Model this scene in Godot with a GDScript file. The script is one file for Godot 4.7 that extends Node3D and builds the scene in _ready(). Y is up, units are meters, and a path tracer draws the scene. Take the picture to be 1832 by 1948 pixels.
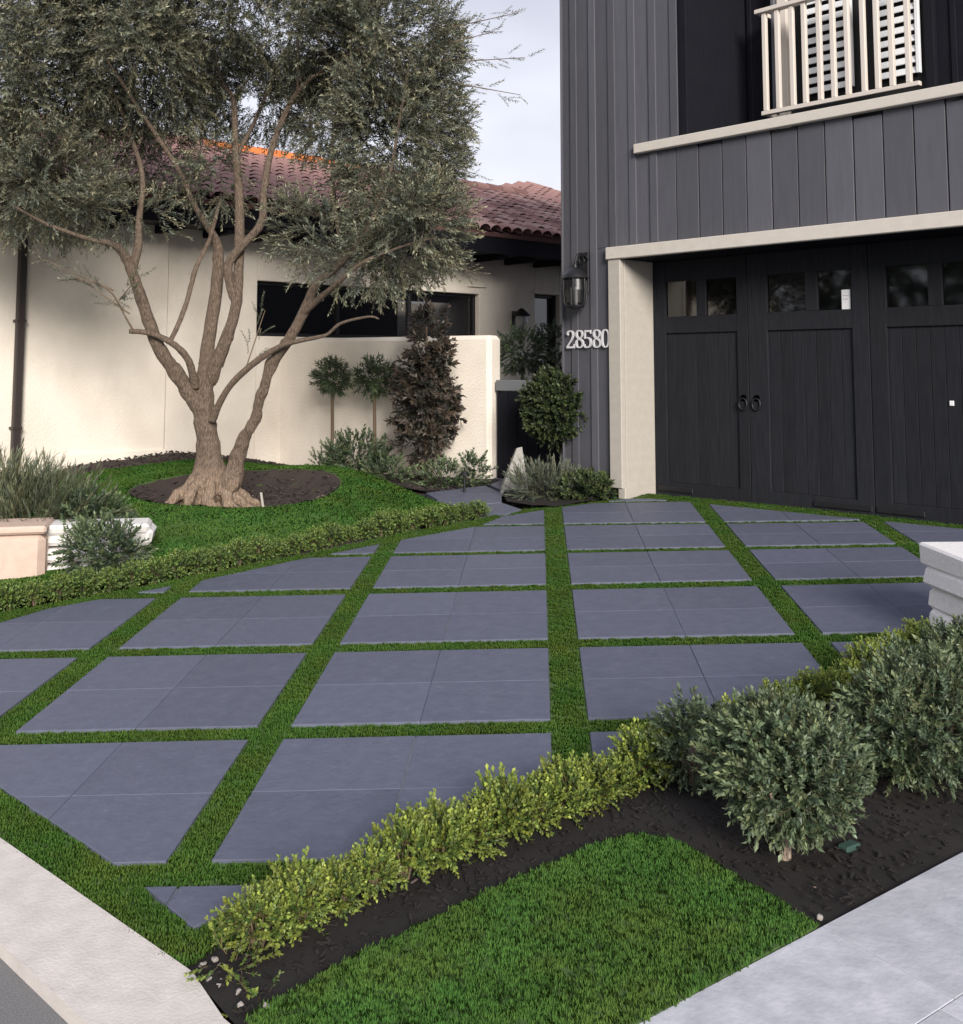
extends Node3D

# ---------------------------------------------------------------- mesh helpers
class Mesher:
	var v := PackedVector3Array()
	var n := PackedVector3Array()
	var c := PackedColorArray()
	var col := Color(1, 1, 1)
	func tri(a: Vector3, b: Vector3, d: Vector3, na: Vector3, nb: Vector3, nd: Vector3) -> void:
		v.append(a); v.append(d); v.append(b)
		n.append(na); n.append(nd); n.append(nb)
		c.append(col); c.append(col); c.append(col)
	# a convex polygon, turned so that it faces away from the point "inside"
	func poly(p: Array, inside: Vector3) -> void:
		var nn: Vector3 = (p[1] - p[0]).cross(p[2] - p[0])
		if nn.length() < 1e-10 and p.size() > 3:
			nn = (p[2] - p[0]).cross(p[3] - p[0])
		nn = nn.normalized()
		var mid := Vector3.ZERO
		for q in p:
			mid += q
		mid /= p.size()
		var pts := p
		if nn.dot(mid - inside) < 0.0:
			nn = -nn
			pts = p.duplicate()
			pts.reverse()
		for i in range(1, pts.size() - 1):
			tri(pts[0], pts[i], pts[i + 1], nn, nn, nn)
	func quad_n(a: Vector3, b: Vector3, d: Vector3, e: Vector3, na: Vector3, nb: Vector3, nd: Vector3, ne: Vector3) -> void:
		tri(a, b, d, na, nb, nd)
		tri(a, d, e, na, nd, ne)
	# a box with chamfered edges; rough moves its corners about
	func box(at: Vector3, size: Vector3, bevel := 0.004, xf := Transform3D.IDENTITY, rough := 0.0, rng: RandomNumberGenerator = null) -> void:
		var h := size * 0.5
		var b: float = min(bevel, min(h.x, min(h.y, h.z)) * 0.6)
		var cor := {}
		for sx in [-1, 1]:
			for sy in [-1, 1]:
				for sz in [-1, 1]:
					var j := Vector3.ZERO
					if rough > 0.0:
						j = Vector3(rng.randf_range(-1, 1), rng.randf_range(-1, 1), rng.randf_range(-1, 1)) * rough
					var s := Vector3(sx, sy, sz)
					cor[s] = [xf * (at + j + s * Vector3(h.x, h.y - b, h.z - b)), xf * (at + j + s * Vector3(h.x - b, h.y, h.z - b)), xf * (at + j + s * Vector3(h.x - b, h.y - b, h.z))]
		var mid := xf * at
		for s in [-1, 1]:
			poly([cor[Vector3(s, -1, -1)][0], cor[Vector3(s, 1, -1)][0], cor[Vector3(s, 1, 1)][0], cor[Vector3(s, -1, 1)][0]], mid)
			poly([cor[Vector3(-1, s, -1)][1], cor[Vector3(1, s, -1)][1], cor[Vector3(1, s, 1)][1], cor[Vector3(-1, s, 1)][1]], mid)
			poly([cor[Vector3(-1, -1, s)][2], cor[Vector3(1, -1, s)][2], cor[Vector3(1, 1, s)][2], cor[Vector3(-1, 1, s)][2]], mid)
		for s in [-1, 1]:
			for t in [-1, 1]:
				poly([cor[Vector3(s, t, -1)][0], cor[Vector3(s, t, 1)][0], cor[Vector3(s, t, 1)][1], cor[Vector3(s, t, -1)][1]], mid)
				poly([cor[Vector3(s, -1, t)][0], cor[Vector3(s, 1, t)][0], cor[Vector3(s, 1, t)][2], cor[Vector3(s, -1, t)][2]], mid)
				poly([cor[Vector3(-1, s, t)][1], cor[Vector3(1, s, t)][1], cor[Vector3(1, s, t)][2], cor[Vector3(-1, s, t)][2]], mid)
				for w in [-1, 1]:
					poly(cor[Vector3(s, t, w)], mid)
	# from corner to corner
	func span(a: Vector3, b: Vector3, bevel := 0.004) -> void:
		box((a + b) * 0.5, (b - a).abs(), bevel)
	# a round limb along points whose w is the radius
	func tube(p: Array, sides := 8, bump := 0.0, rng: RandomNumberGenerator = null) -> void:
		var rings := []
		var norms := []
		var side := Vector3.RIGHT
		for i in p.size():
			var q := Vector3(p[i].x, p[i].y, p[i].z)
			var i0: int = max(i - 1, 0)
			var i1: int = min(i + 1, p.size() - 1)
			var d := (Vector3(p[i1].x, p[i1].y, p[i1].z) - Vector3(p[i0].x, p[i0].y, p[i0].z)).normalized()
			if abs(d.dot(side)) > 0.9:
				side = Vector3.FORWARD
			side = (side - d * side.dot(d)).normalized()
			var up := d.cross(side)
			var ring := []
			var nr := []
			for k in sides:
				var a := TAU * k / sides
				var o := side * cos(a) + up * sin(a)
				var r: float = p[i].w
				if bump > 0.0:
					r *= 1.0 + rng.randf_range(-bump, bump)
				ring.append(q + o * r)
				nr.append(o)
			rings.append(ring)
			norms.append(nr)
		for i in rings.size() - 1:
			for k in sides:
				var m := (k + 1) % sides
				quad_n(rings[i][k], rings[i][m], rings[i + 1][m], rings[i + 1][k], norms[i][k], norms[i][m], norms[i + 1][m], norms[i + 1][k])
		for e in [0, rings.size() - 1]:
			var inside := Vector3(p[1].x, p[1].y, p[1].z) if e == 0 else Vector3(p[e - 1].x, p[e - 1].y, p[e - 1].z)
			poly(rings[e], inside)
	# a turned shape: profile of (radius, height)
	func lathe(prof: Array, at: Vector3, sides := 12, arc := TAU, squash := 1.0) -> void:
		for i in prof.size() - 1:
			var a: Vector2 = prof[i]
			var b: Vector2 = prof[i + 1]
			var sl := Vector2(b.y - a.y, a.x - b.x).normalized()
			for k in sides:
				var t0 := arc * k / sides
				var t1 := arc * (k + 1) / sides
				var u0 := Vector3(cos(t0), 0, sin(t0) * squash)
				var u1 := Vector3(cos(t1), 0, sin(t1) * squash)
				var n0 := (u0 * sl.x + Vector3.UP * sl.y).normalized()
				var n1 := (u1 * sl.x + Vector3.UP * sl.y).normalized()
				quad_n(at + u1 * a.x + Vector3.UP * a.y, at + u0 * a.x + Vector3.UP * a.y, at + u0 * b.x + Vector3.UP * b.y, at + u1 * b.x + Vector3.UP * b.y, n1, n0, n0, n1)
	func mesh() -> ArrayMesh:
		var arr := []
		arr.resize(Mesh.ARRAY_MAX)
		arr[Mesh.ARRAY_VERTEX] = v
		arr[Mesh.ARRAY_NORMAL] = n
		arr[Mesh.ARRAY_COLOR] = c
		var am := ArrayMesh.new()
		am.add_surface_from_arrays(Mesh.PRIMITIVE_TRIANGLES, arr)
		return am

var used := {}
func numbered(called: String, parent: Node) -> String:
	var key := str(parent.get_instance_id()) + called
	if not used.has(key):
		used[key] = 0
		return called
	used[key] += 1
	return "%s_%03d" % [called, used[key]]

func put(called: String, mesh: Mesh, m: Material, parent: Node = self) -> MeshInstance3D:
	var o := MeshInstance3D.new()
	o.name = numbered(called, parent)
	o.mesh = mesh
	o.material_override = m
	parent.add_child(o, true)
	return o

func tag(o: Node, label: String, category := "", group := "", kind := "") -> Node:
	if label: o.set_meta("label", label)
	if category: o.set_meta("category", category)
	if group: o.set_meta("group", group)
	if kind: o.set_meta("kind", kind)
	return o

func thing(called: String, label: String, category: String, at := Vector3.ZERO, turn := 0.0, group := "") -> Node3D:
	var o := Node3D.new()
	o.name = numbered(called, self)
	add_child(o, true)
	o.position = at
	o.rotation.y = turn
	tag(o, label, category, group)
	return o

func part_node(called: String, parent: Node) -> Node3D:
	var o := Node3D.new()
	o.name = numbered(called, parent)
	parent.add_child(o, true)
	return o

func one_box(called: String, a: Vector3, b: Vector3, m: Material, parent: Node, bevel := 0.004) -> MeshInstance3D:
	var s := Mesher.new()
	s.span(a, b, bevel)
	return put(called, s.mesh(), m, parent)

# ---------------------------------------------------------------- materials
func lin(r: float, g: float, b: float) -> Color:
	return Color(r, g, b).linear_to_srgb()

func noise_tex(noise_seed: int, freq: float, lo: Color, hi: Color, side := 512, oct := 5, bump := 0.0) -> NoiseTexture2D:
	var f := FastNoiseLite.new()
	f.seed = noise_seed
	f.frequency = freq
	f.fractal_octaves = oct
	var t := NoiseTexture2D.new()
	t.width = side
	t.height = side
	t.seamless = true
	t.noise = f
	if bump > 0.0:
		t.as_normal_map = true
		t.bump_strength = bump
	else:
		var g := Gradient.new()
		g.set_color(0, lo)
		g.set_color(1, hi)
		t.color_ramp = g
	return t

func surface(noise_seed: int, lo: Color, hi: Color, scale: Vector3, rough := 0.8, freq := 0.02, bump := 0.0, bump_freq := 0.05) -> StandardMaterial3D:
	var m := StandardMaterial3D.new()
	m.albedo_texture = noise_tex(noise_seed, freq, lo, hi)
	m.uv1_triplanar = true
	m.uv1_world_triplanar = true
	m.uv1_scale = scale
	m.roughness = rough
	if bump > 0.0:
		m.normal_enabled = true
		m.normal_texture = noise_tex(noise_seed + 7, bump_freq, lo, hi, 512, 5, bump)
	return m

func plain(c: Color, rough := 0.7, metal := 0.0) -> StandardMaterial3D:
	var m := StandardMaterial3D.new()
	m.albedo_color = c
	m.roughness = rough
	m.metallic = metal
	return m

func leafy(rough := 0.55, through := Color(0.10, 0.14, 0.03)) -> StandardMaterial3D:
	var m := StandardMaterial3D.new()
	m.vertex_color_use_as_albedo = true
	m.roughness = rough
	m.cull_mode = BaseMaterial3D.CULL_DISABLED
	m.backlight_enabled = true
	m.backlight = through
	return m

# ---------------------------------------------------------------- ground form
func plane_y(x: float, z: float) -> float:
	var g := 0.0491 * x - 0.0512 * z
	if g > 0.64: g = 0.64 + 0.2 * (g - 0.64)
	return clampf(g, -0.4, 0.75)

func ground_y(x: float, z: float) -> float:
	var q := Vector2(x - 0.11, z + 9.81)
	var d := q.dot(Vector2(-0.622, -0.783))
	var s := q.dot(Vector2(-0.783, 0.622))
	d -= 0.9 * smoothstep(2.1, 3.1, s)
	var m := 0.22 * smoothstep(0.15, 2.0, d) * smoothstep(-0.6, 0.5, s)
	m += 0.17 * smoothstep(2.5, 4.4, d) * smoothstep(0.2, 1.3, s)
	var dr := Vector2((x + 2.3) / 1.0, (z + 10.35) / 0.85).length()
	m += 0.115 * smoothstep(0.72, 1.05, dr) * (1.0 - smoothstep(1.1, 1.8, dr))
	m -= 0.06 * (1.0 - smoothstep(0.6, 1.0, dr))
	return plane_y(x, z) + m

func onto(x: float, z: float, up := 0.0) -> Vector3:
	return Vector3(x, ground_y(x, z) + up, z)

func xz(list: Array) -> PackedVector2Array:
	var p := PackedVector2Array()
	for i in range(0, list.size(), 2):
		p.append(Vector2(list[i], list[i + 1]))
	return p

# a sheet laid over the ground form inside an outline
func drape(s: Mesher, outline: PackedVector2Array, up: float, cell: float, wave := 0.0, noise: FastNoiseLite = null) -> void:
	var lo := outline[0]
	var hi := outline[0]
	for p in outline:
		lo = lo.min(p)
		hi = hi.max(p)
	var e := 0.03
	for i in range(floori(lo.x / cell), ceili(hi.x / cell)):
		for k in range(floori(lo.y / cell), ceili(hi.y / cell)):
			var r := PackedVector2Array([Vector2(i, k) * cell, Vector2(i + 1, k) * cell, Vector2(i + 1, k + 1) * cell, Vector2(i, k + 1) * cell])
			for piece in Geometry2D.intersect_polygons(outline, r):
				var ids := Geometry2D.triangulate_polygon(piece)
				for t in range(0, ids.size(), 3):
					var a := []
					var nn := []
					for w in 3:
						var p: Vector2 = piece[ids[t + w]]
						var h := func(x: float, z: float) -> float:
							var y := ground_y(x, z) + up
							if wave > 0.0: y += wave * noise.get_noise_2d(x * 100.0, z * 100.0)
							return y
						var y: float = h.call(p.x, p.y)
						a.append(Vector3(p.x, y, p.y))
						nn.append(Vector3(y - h.call(p.x + e, p.y), e, y - h.call(p.x, p.y + e)).normalized())
					if (a[1] - a[0]).cross(a[2] - a[0]).y > 0.0:
						s.tri(a[0], a[1], a[2], nn[0], nn[1], nn[2])
					else:
						s.tri(a[0], a[2], a[1], nn[0], nn[2], nn[1])

# a skirt that gives a draped sheet its thickness
func skirt(s: Mesher, outline: PackedVector2Array, up: float, down: float) -> void:
	var mid := Vector2.ZERO
	for p in outline: mid += p
	mid /= outline.size()
	for i in outline.size():
		var a := outline[i]
		var b := outline[(i + 1) % outline.size()]
		var steps := maxi(1, ceili(a.distance_to(b) / 0.5))
		var clockwise := Geometry2D.is_polygon_clockwise(outline)
		for k in steps:
			var p := a.lerp(b, float(k) / steps)
			var q := a.lerp(b, float(k + 1) / steps)
			var o := Vector2(q.y - p.y, p.x - q.x)
			if clockwise: o = -o
			var m2 := (p + q) * 0.5 - o.normalized() * 0.05
			s.poly([onto(p.x, p.y, up), onto(q.x, q.y, up), onto(q.x, q.y, down), onto(p.x, p.y, down)], onto(m2.x, m2.y, (up + down) * 0.5))

func sheet(called: String, outline: PackedVector2Array, up: float, cell: float, m: Material, label: String, wave := 0.0, thick := 0.0) -> MeshInstance3D:
	var s := Mesher.new()
	var f := FastNoiseLite.new()
	f.seed = 5
	f.frequency = 0.06
	drape(s, outline, up, cell, wave, f)
	if thick > 0.0: skirt(s, outline, up, up - thick)
	var o := put(called, s.mesh(), m)
	tag(o, label, "", "", "structure")
	return o

# a paving piece: a convex outline with a chamfered rim
func inset(p: PackedVector2Array, d: float) -> PackedVector2Array:
	var r := PackedVector2Array()
	var sgn := -1.0 if Geometry2D.is_polygon_clockwise(p) else 1.0
	for i in p.size():
		var a := p[(i - 1 + p.size()) % p.size()]
		var b := p[i]
		var e := p[(i + 1) % p.size()]
		var n0 := Vector2(-(b - a).y, (b - a).x).normalized() * sgn
		var n1 := Vector2(-(e - b).y, (e - b).x).normalized() * sgn
		var m := n0 + n1
		var k: float = d / maxf(0.3, m.dot(n0))
		r.append(b + m * k)
	return r

func paver(p: PackedVector2Array, top: float, thick: float, tilt := Vector2.ZERO) -> ArrayMesh:
	var s := Mesher.new()
	var q := inset(p, 0.002)
	var mid := Vector2.ZERO
	for a in p: mid += a
	mid /= p.size()
	var h := func(a: Vector2, up: float) -> Vector3:
		return onto(a.x, a.y, up + (a - mid).dot(tilt))
	var inside: Vector3 = h.call(mid, top - thick * 0.5)
	var ids := Geometry2D.triangulate_polygon(q)
	if ids.is_empty():
		q = p
		ids = Geometry2D.triangulate_polygon(q)
	var whole := 0.0
	for i in p.size():
		whole += p[i].cross(p[(i + 1) % p.size()])
	var got := 0.0
	for t in range(0, ids.size(), 3):
		got += absf((q[ids[t + 1]] - q[ids[t]]).cross(q[ids[t + 2]] - q[ids[t]]))
	if got < absf(whole) * 0.93:
		q = p
		ids = Geometry2D.triangulate_polygon(q)
	for t in range(0, ids.size(), 3):
		s.poly([h.call(q[ids[t]], top), h.call(q[ids[t + 1]], top), h.call(q[ids[t + 2]], top)], inside)
	for i in p.size():
		var k := (i + 1) % p.size()
		s.poly([h.call(q[i], top), h.call(q[k], top), h.call(p[k], top - 0.002), h.call(p[i], top - 0.002)], inside)
		s.poly([h.call(p[i], top - 0.002), h.call(p[k], top - 0.002), h.call(p[k], top - thick), h.call(p[i], top - thick)], inside)
	return s.mesh()

# ---------------------------------------------------------------- plants
# a sprig along +Y with leaves in pairs; several colour variants share its shape
func sprig(rng: RandomNumberGenerator, pairs: int, length: float, leaf: Vector2, spread: float, old: Color, young: Color, stem: Color, bare := 0.1, bend := 0.15, fold := 0.25, wide := 0.45, tip_share := 0.9) -> Dictionary:
	var s := Mesher.new()
	var bx := rng.randf_range(-bend, bend)
	var bz := rng.randf_range(-bend, bend)
	var spine := func(t: float) -> Vector3:
		return Vector3(bx * t * t, t, bz * t * t) * length
	s.col = stem
	var r := maxf(length * 0.008, 0.0012)
	var pts := []
	for i in 4:
		var q: Vector3 = spine.call(i / 3.0)
		pts.append(Vector4(q.x, q.y, q.z, r * (1.0 - 0.25 * i)))
	s.tube(pts, 3)
	for i in pairs:
		var t := bare + (1.0 - bare) * (i + 0.5) / pairs
		var base: Vector3 = spine.call(t)
		var around := i * 1.9 + rng.randf_range(-0.4, 0.4)
		for w in 2:
			var a := around + w * PI
			var lift := spread + rng.randf_range(-0.3, 0.3) - 0.35 * t
			var d := Vector3(cos(a) * sin(lift), cos(lift), sin(a) * sin(lift)).normalized()
			var side := d.cross(Vector3.UP).normalized()
			var up := side.cross(d)
			var size := rng.randf_range(0.75, 1.15)
			var l := leaf.x * size
			var wd := leaf.y * size * 0.5
			s.col = old.lerp(young, clampf(t * t * tip_share + rng.randf_range(-0.25, 0.25), 0.0, 1.0)) * rng.randf_range(0.8, 1.2)
			var p0 := base
			var tip := base + d * l + up * l * rng.randf_range(-0.15, 0.1)
			var m := base + d * l * wide
			var ml := m + side * wd + up * wd * fold
			var mr := m - side * wd + up * wd * fold
			var n0 := (ml - p0).cross(tip - p0).normalized()
			var n1 := (tip - p0).cross(mr - p0).normalized()
			s.tri(p0, ml, tip, n0, n0, n0)
			s.tri(p0, tip, mr, n1, n1, n1)
	var colors := []
	for k in 5:
		var f := lerpf(0.6, 1.5, k / 4.0)
		var warm := rng.randf_range(0.9, 1.12)
		var cc := PackedColorArray()
		for q in s.c:
			cc.append(Color(q.r * f * warm, q.g * f, q.b * f / warm))
		colors.append(cc)
	return {"v": s.v, "n": s.n, "c": colors}

func sow(f: Mesher, t: Dictionary, xf: Transform3D, pick: int) -> void:
	f.v.append_array(xf * (t.v as PackedVector3Array))
	f.n.append_array(Transform3D(xf.basis.orthonormalized(), Vector3.ZERO) * (t.n as PackedVector3Array))
	f.c.append_array(t.c[pick % t.c.size()])

# paler and darker sprigs in clumps: lit and shaded masses put into leaf colour
var clump := FastNoiseLite.new()
func tone(p: Vector3, r: RandomNumberGenerator) -> int:
	clump.seed = 17
	clump.frequency = 0.028
	return clampi(int(2.5 + 4.2 * clump.get_noise_3d(p.x * 100, p.y * 100, p.z * 100) + r.randf_range(-1.3, 1.3)), 0, 4)

func aim(d: Vector3, at: Vector3, size: float, spin: float) -> Transform3D:
	var y := d.normalized()
	var x := y.cross(Vector3(0.31, 0.17, 0.93)).normalized()
	var b := Basis(x, y, x.cross(y)) * Basis(Vector3.UP, spin)
	return Transform3D(b.scaled_local(Vector3.ONE * size), at)

func rand_dir(rng: RandomNumberGenerator) -> Vector3:
	var y := rng.randf_range(-1, 1)
	var a := rng.randf_range(0, TAU)
	var r := sqrt(1.0 - y * y)
	return Vector3(r * cos(a), y, r * sin(a))

# sprigs through a rounded volume, pointing outwards
func fill(f: Mesher, temps: Array, mid: Vector3, radii: Vector3, count: int, rng: RandomNumberGenerator, up := 0.3, shell := 0.4, wild := 0.5, lump: FastNoiseLite = null, gap := -2.0, keep = null) -> void:
	var made := 0
	var tries := 0
	while made < count and tries < count * 6:
		tries += 1
		var d := rand_dir(rng)
		var r := pow(rng.randf_range(pow(shell, 3.0), 1.0), 1.0 / 3.0)
		var p := mid + d * radii * r
		if lump and lump.get_noise_3d(p.x * 100, p.y * 100, p.z * 100) < gap: continue
		if keep != null and not (keep as Callable).call(p): continue
		var aimed := (d / radii.normalized()).normalized() + Vector3.UP * up + rand_dir(rng) * wild
		sow(f, temps[rng.randi() % temps.size()], aim(aimed, p, rng.randf_range(0.75, 1.2), rng.randf_range(0, TAU)), tone(p, rng))
		made += 1

# ---------------------------------------------------------------- smooth blended wood
func blend_field(caps: Array, lo: Vector3, hi: Vector3, cell: float, noise: FastNoiseLite, rough: float) -> Mesher:
	var nx := int((hi.x - lo.x) / cell) + 1
	var ny := int((hi.y - lo.y) / cell) + 1
	var nz := int((hi.z - lo.z) / cell) + 1
	var val := PackedFloat32Array()
	val.resize(nx * ny * nz)
	val.fill(1.0)
	var k := 0.03
	for cp in caps:
		var a := Vector3(cp[0].x, cp[0].y, cp[0].z)
		var b := Vector3(cp[1].x, cp[1].y, cp[1].z)
		var ra: float = cp[0].w
		var rb: float = cp[1].w
		var pad := maxf(ra, rb) + 0.12
		var mn := (a.min(b) - Vector3.ONE * pad - lo) / cell
		var mx := (a.max(b) + Vector3.ONE * pad - lo) / cell
		var ab := b - a
		var l2 := maxf(ab.length_squared(), 1e-6)
		for iz in range(maxi(0, int(mn.z)), mini(nz, int(mx.z) + 1)):
			for iy in range(maxi(0, int(mn.y)), mini(ny, int(mx.y) + 1)):
				var row := (iz * ny + iy) * nx
				for ix in range(maxi(0, int(mn.x)), mini(nx, int(mx.x) + 1)):
					var p := lo + Vector3(ix, iy, iz) * cell - a
					var t := clampf(p.dot(ab) / l2, 0.0, 1.0)
					var d := (p - ab * t).length() - lerpf(ra, rb, t)
					var o := val[row + ix]
					var h := clampf(0.5 + 0.5 * (o - d) / k, 0.0, 1.0)
					val[row + ix] = lerpf(o, d, h) - k * h * (1.0 - h)
	for iz in nz:
		for iy in ny:
			for ix in nx:
				var i := (iz * ny + iy) * nx + ix
				if val[i] < 0.15:
					var p := lo + Vector3(ix, iy, iz) * cell
					val[i] += rough * noise.get_noise_3d(p.x * 100, p.y * 45, p.z * 100)
	var s := Mesher.new()
	var ids := {}
	var pos := PackedVector3Array()
	var nor := PackedVector3Array()
	var off := [Vector3i(0, 0, 0), Vector3i(1, 0, 0), Vector3i(0, 1, 0), Vector3i(1, 1, 0), Vector3i(0, 0, 1), Vector3i(1, 0, 1), Vector3i(0, 1, 1), Vector3i(1, 1, 1)]
	var edges := [[0, 1], [2, 3], [4, 5], [6, 7], [0, 2], [1, 3], [4, 6], [5, 7], [0, 4], [1, 5], [2, 6], [3, 7]]
	var stride := [0, 1, nx, nx + 1, nx * ny, nx * ny + 1, nx * ny + nx, nx * ny + nx + 1]
	for iz in nz - 1:
		for iy in ny - 1:
			for ix in nx - 1:
				var i := (iz * ny + iy) * nx + ix
				var v0 := val[i]
				if absf(v0) > cell * 2.5: continue
				var vs := []
				var inside := 0
				for w in 8:
					vs.append(val[i + stride[w]])
					if vs[w] < 0.0: inside += 1
				if inside == 0 or inside == 8: continue
				var sum := Vector3.ZERO
				var cnt := 0
				for e in edges:
					var a: float = vs[e[0]]
					var b: float = vs[e[1]]
					if (a < 0.0) != (b < 0.0):
						sum += Vector3(off[e[0]]).lerp(Vector3(off[e[1]]), a / (a - b))
						cnt += 1
				ids[i] = pos.size()
				pos.append(lo + (Vector3(ix, iy, iz) + sum / cnt) * cell)
				var slope_n := (Vector3(vs[1] + vs[3] + vs[5] + vs[7] - vs[0] - vs[2] - vs[4] - vs[6], vs[2] + vs[3] + vs[6] + vs[7] - vs[0] - vs[1] - vs[4] - vs[5], vs[4] + vs[5] + vs[6] + vs[7] - vs[0] - vs[1] - vs[2] - vs[3])).normalized()
				nor.append(slope_n if slope_n.length() > 0.5 else Vector3.UP)
	var step := [1, nx, nx * ny]
	for i in ids.keys():
		for ax in 3:
			var a := val[i]
			var b := val[i + step[ax]]
			if (a < 0.0) == (b < 0.0): continue
			var s1: int = step[(ax + 1) % 3]
			var s2: int = step[(ax + 2) % 3]
			var q := [i, i - s1, i - s1 - s2, i - s2]
			var ok := true
			for w in q:
				if not ids.has(w): ok = false
			if not ok: continue
			var g := []
			for w in q: g.append(ids[w])
			if a > 0.0: g.reverse()
			s.quad_n(pos[g[0]], pos[g[1]], pos[g[2]], pos[g[3]], nor[g[0]], nor[g[1]], nor[g[2]], nor[g[3]])
	return s

func smooth_path(p: Array, per := 4) -> Array:
	var out := []
	for i in p.size() - 1:
		var a: Vector4 = p[maxi(i - 1, 0)]
		var b: Vector4 = p[i]
		var d: Vector4 = p[i + 1]
		var e: Vector4 = p[mini(i + 2, p.size() - 1)]
		for k in per:
			var t := float(k) / per
			var q := (b * 2.0 + (d - a) * t + (a * 2.0 - b * 5.0 + d * 4.0 - e) * t * t + (b * 3.0 - a - d * 3.0 + e) * t * t * t) * 0.5
			out.append(q)
	out.append(p[p.size() - 1])
	return out

# ================================================================ the scene
const FRONT := Basis(Vector3(0.6814, 0, 0.7319), Vector3.UP, Vector3(-0.7319, 0, 0.6814))     # along the dark house's front; z towards the street side
const SIDE := Basis(Vector3(0.7319, 0, -0.6814), Vector3.UP, Vector3(0.6814, 0, 0.7319))      # along the neighbour's side wall; z towards the driveway
var M := {}
var rng := RandomNumberGenerator.new()

func _ready() -> void:
	rng.seed = 20240611
	camera_and_light()
	make_materials()
	build_ground()
	build_driveway()
	build_house()
	build_neighbour()
	build_garden_walls()
	build_olive()
	build_plants()
	build_grass()
	build_small_things()

func camera_and_light() -> void:
	var cam := Camera3D.new()
	cam.name = "camera"
	cam.projection = Camera3D.PROJECTION_FRUSTUM
	cam.near = 0.05
	cam.far = 400.0
	cam.size = 0.05 * 1948.0 / 2070.0
	cam.frustum_offset = Vector2(0.0, -0.05 * (974.0 - 508.6) / 2070.0)
	cam.position = Vector3(0, 1.83, 0)
	cam.rotation_degrees = Vector3(5.286, 0, 0)
	add_child(cam)
	cam.current = true
	var sky_mat := ProceduralSkyMaterial.new()
	sky_mat.sky_top_color = Color(0.77, 0.79, 0.87)
	sky_mat.sky_horizon_color = Color(0.90, 0.91, 0.95)
	sky_mat.sky_curve = 0.25
	sky_mat.ground_bottom_color = Color(0.30, 0.29, 0.28)
	sky_mat.ground_horizon_color = Color(0.45, 0.44, 0.43)
	sky_mat.sun_angle_max = 0.0
	var cover := FastNoiseLite.new()
	cover.seed = 11
	cover.frequency = 0.012
	cover.fractal_octaves = 5
	var img := Image.create(1024, 512, false, Image.FORMAT_RGBA8)
	for y in 512:
		for x in 1024:
			var lon := TAU * x / 1024.0
			var lat := PI * (0.5 - y / 512.0)
			var q := Vector3(cos(lat) * cos(lon), sin(lat) * 2.2, cos(lat) * sin(lon)) * 130.0
			var a := smoothstep(-0.35, 0.45, cover.get_noise_3d(q.x, q.y, q.z))
			img.set_pixel(x, y, Color(0.66, 0.66, 0.66, a * 0.85))
	sky_mat.sky_cover = ImageTexture.create_from_image(img)
	var sky := Sky.new()
	sky.sky_material = sky_mat
	var env := Environment.new()
	env.background_mode = Environment.BG_SKY
	env.sky = sky
	env.background_energy_multiplier = 0.335
	env.tonemap_mode = Environment.TONE_MAPPER_LINEAR
	env.tonemap_exposure = 3.1
	env.ssao_enabled = true
	env.ssil_enabled = true
	env.sdfgi_enabled = true
	var we := WorldEnvironment.new()
	we.name = "environment"
	we.environment = env
	add_child(we)
	var sun := DirectionalLight3D.new()
	sun.name = "sun"
	sun.light_energy = 0.5
	sun.light_color = Color(1.0, 0.97, 0.935)
	sun.light_angular_distance = 20.0
	sun.shadow_enabled = true
	add_child(sun)
	sun.look_at_from_position(Vector3(1.9, 3.1, 8.0), Vector3.ZERO, Vector3.UP)

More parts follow.
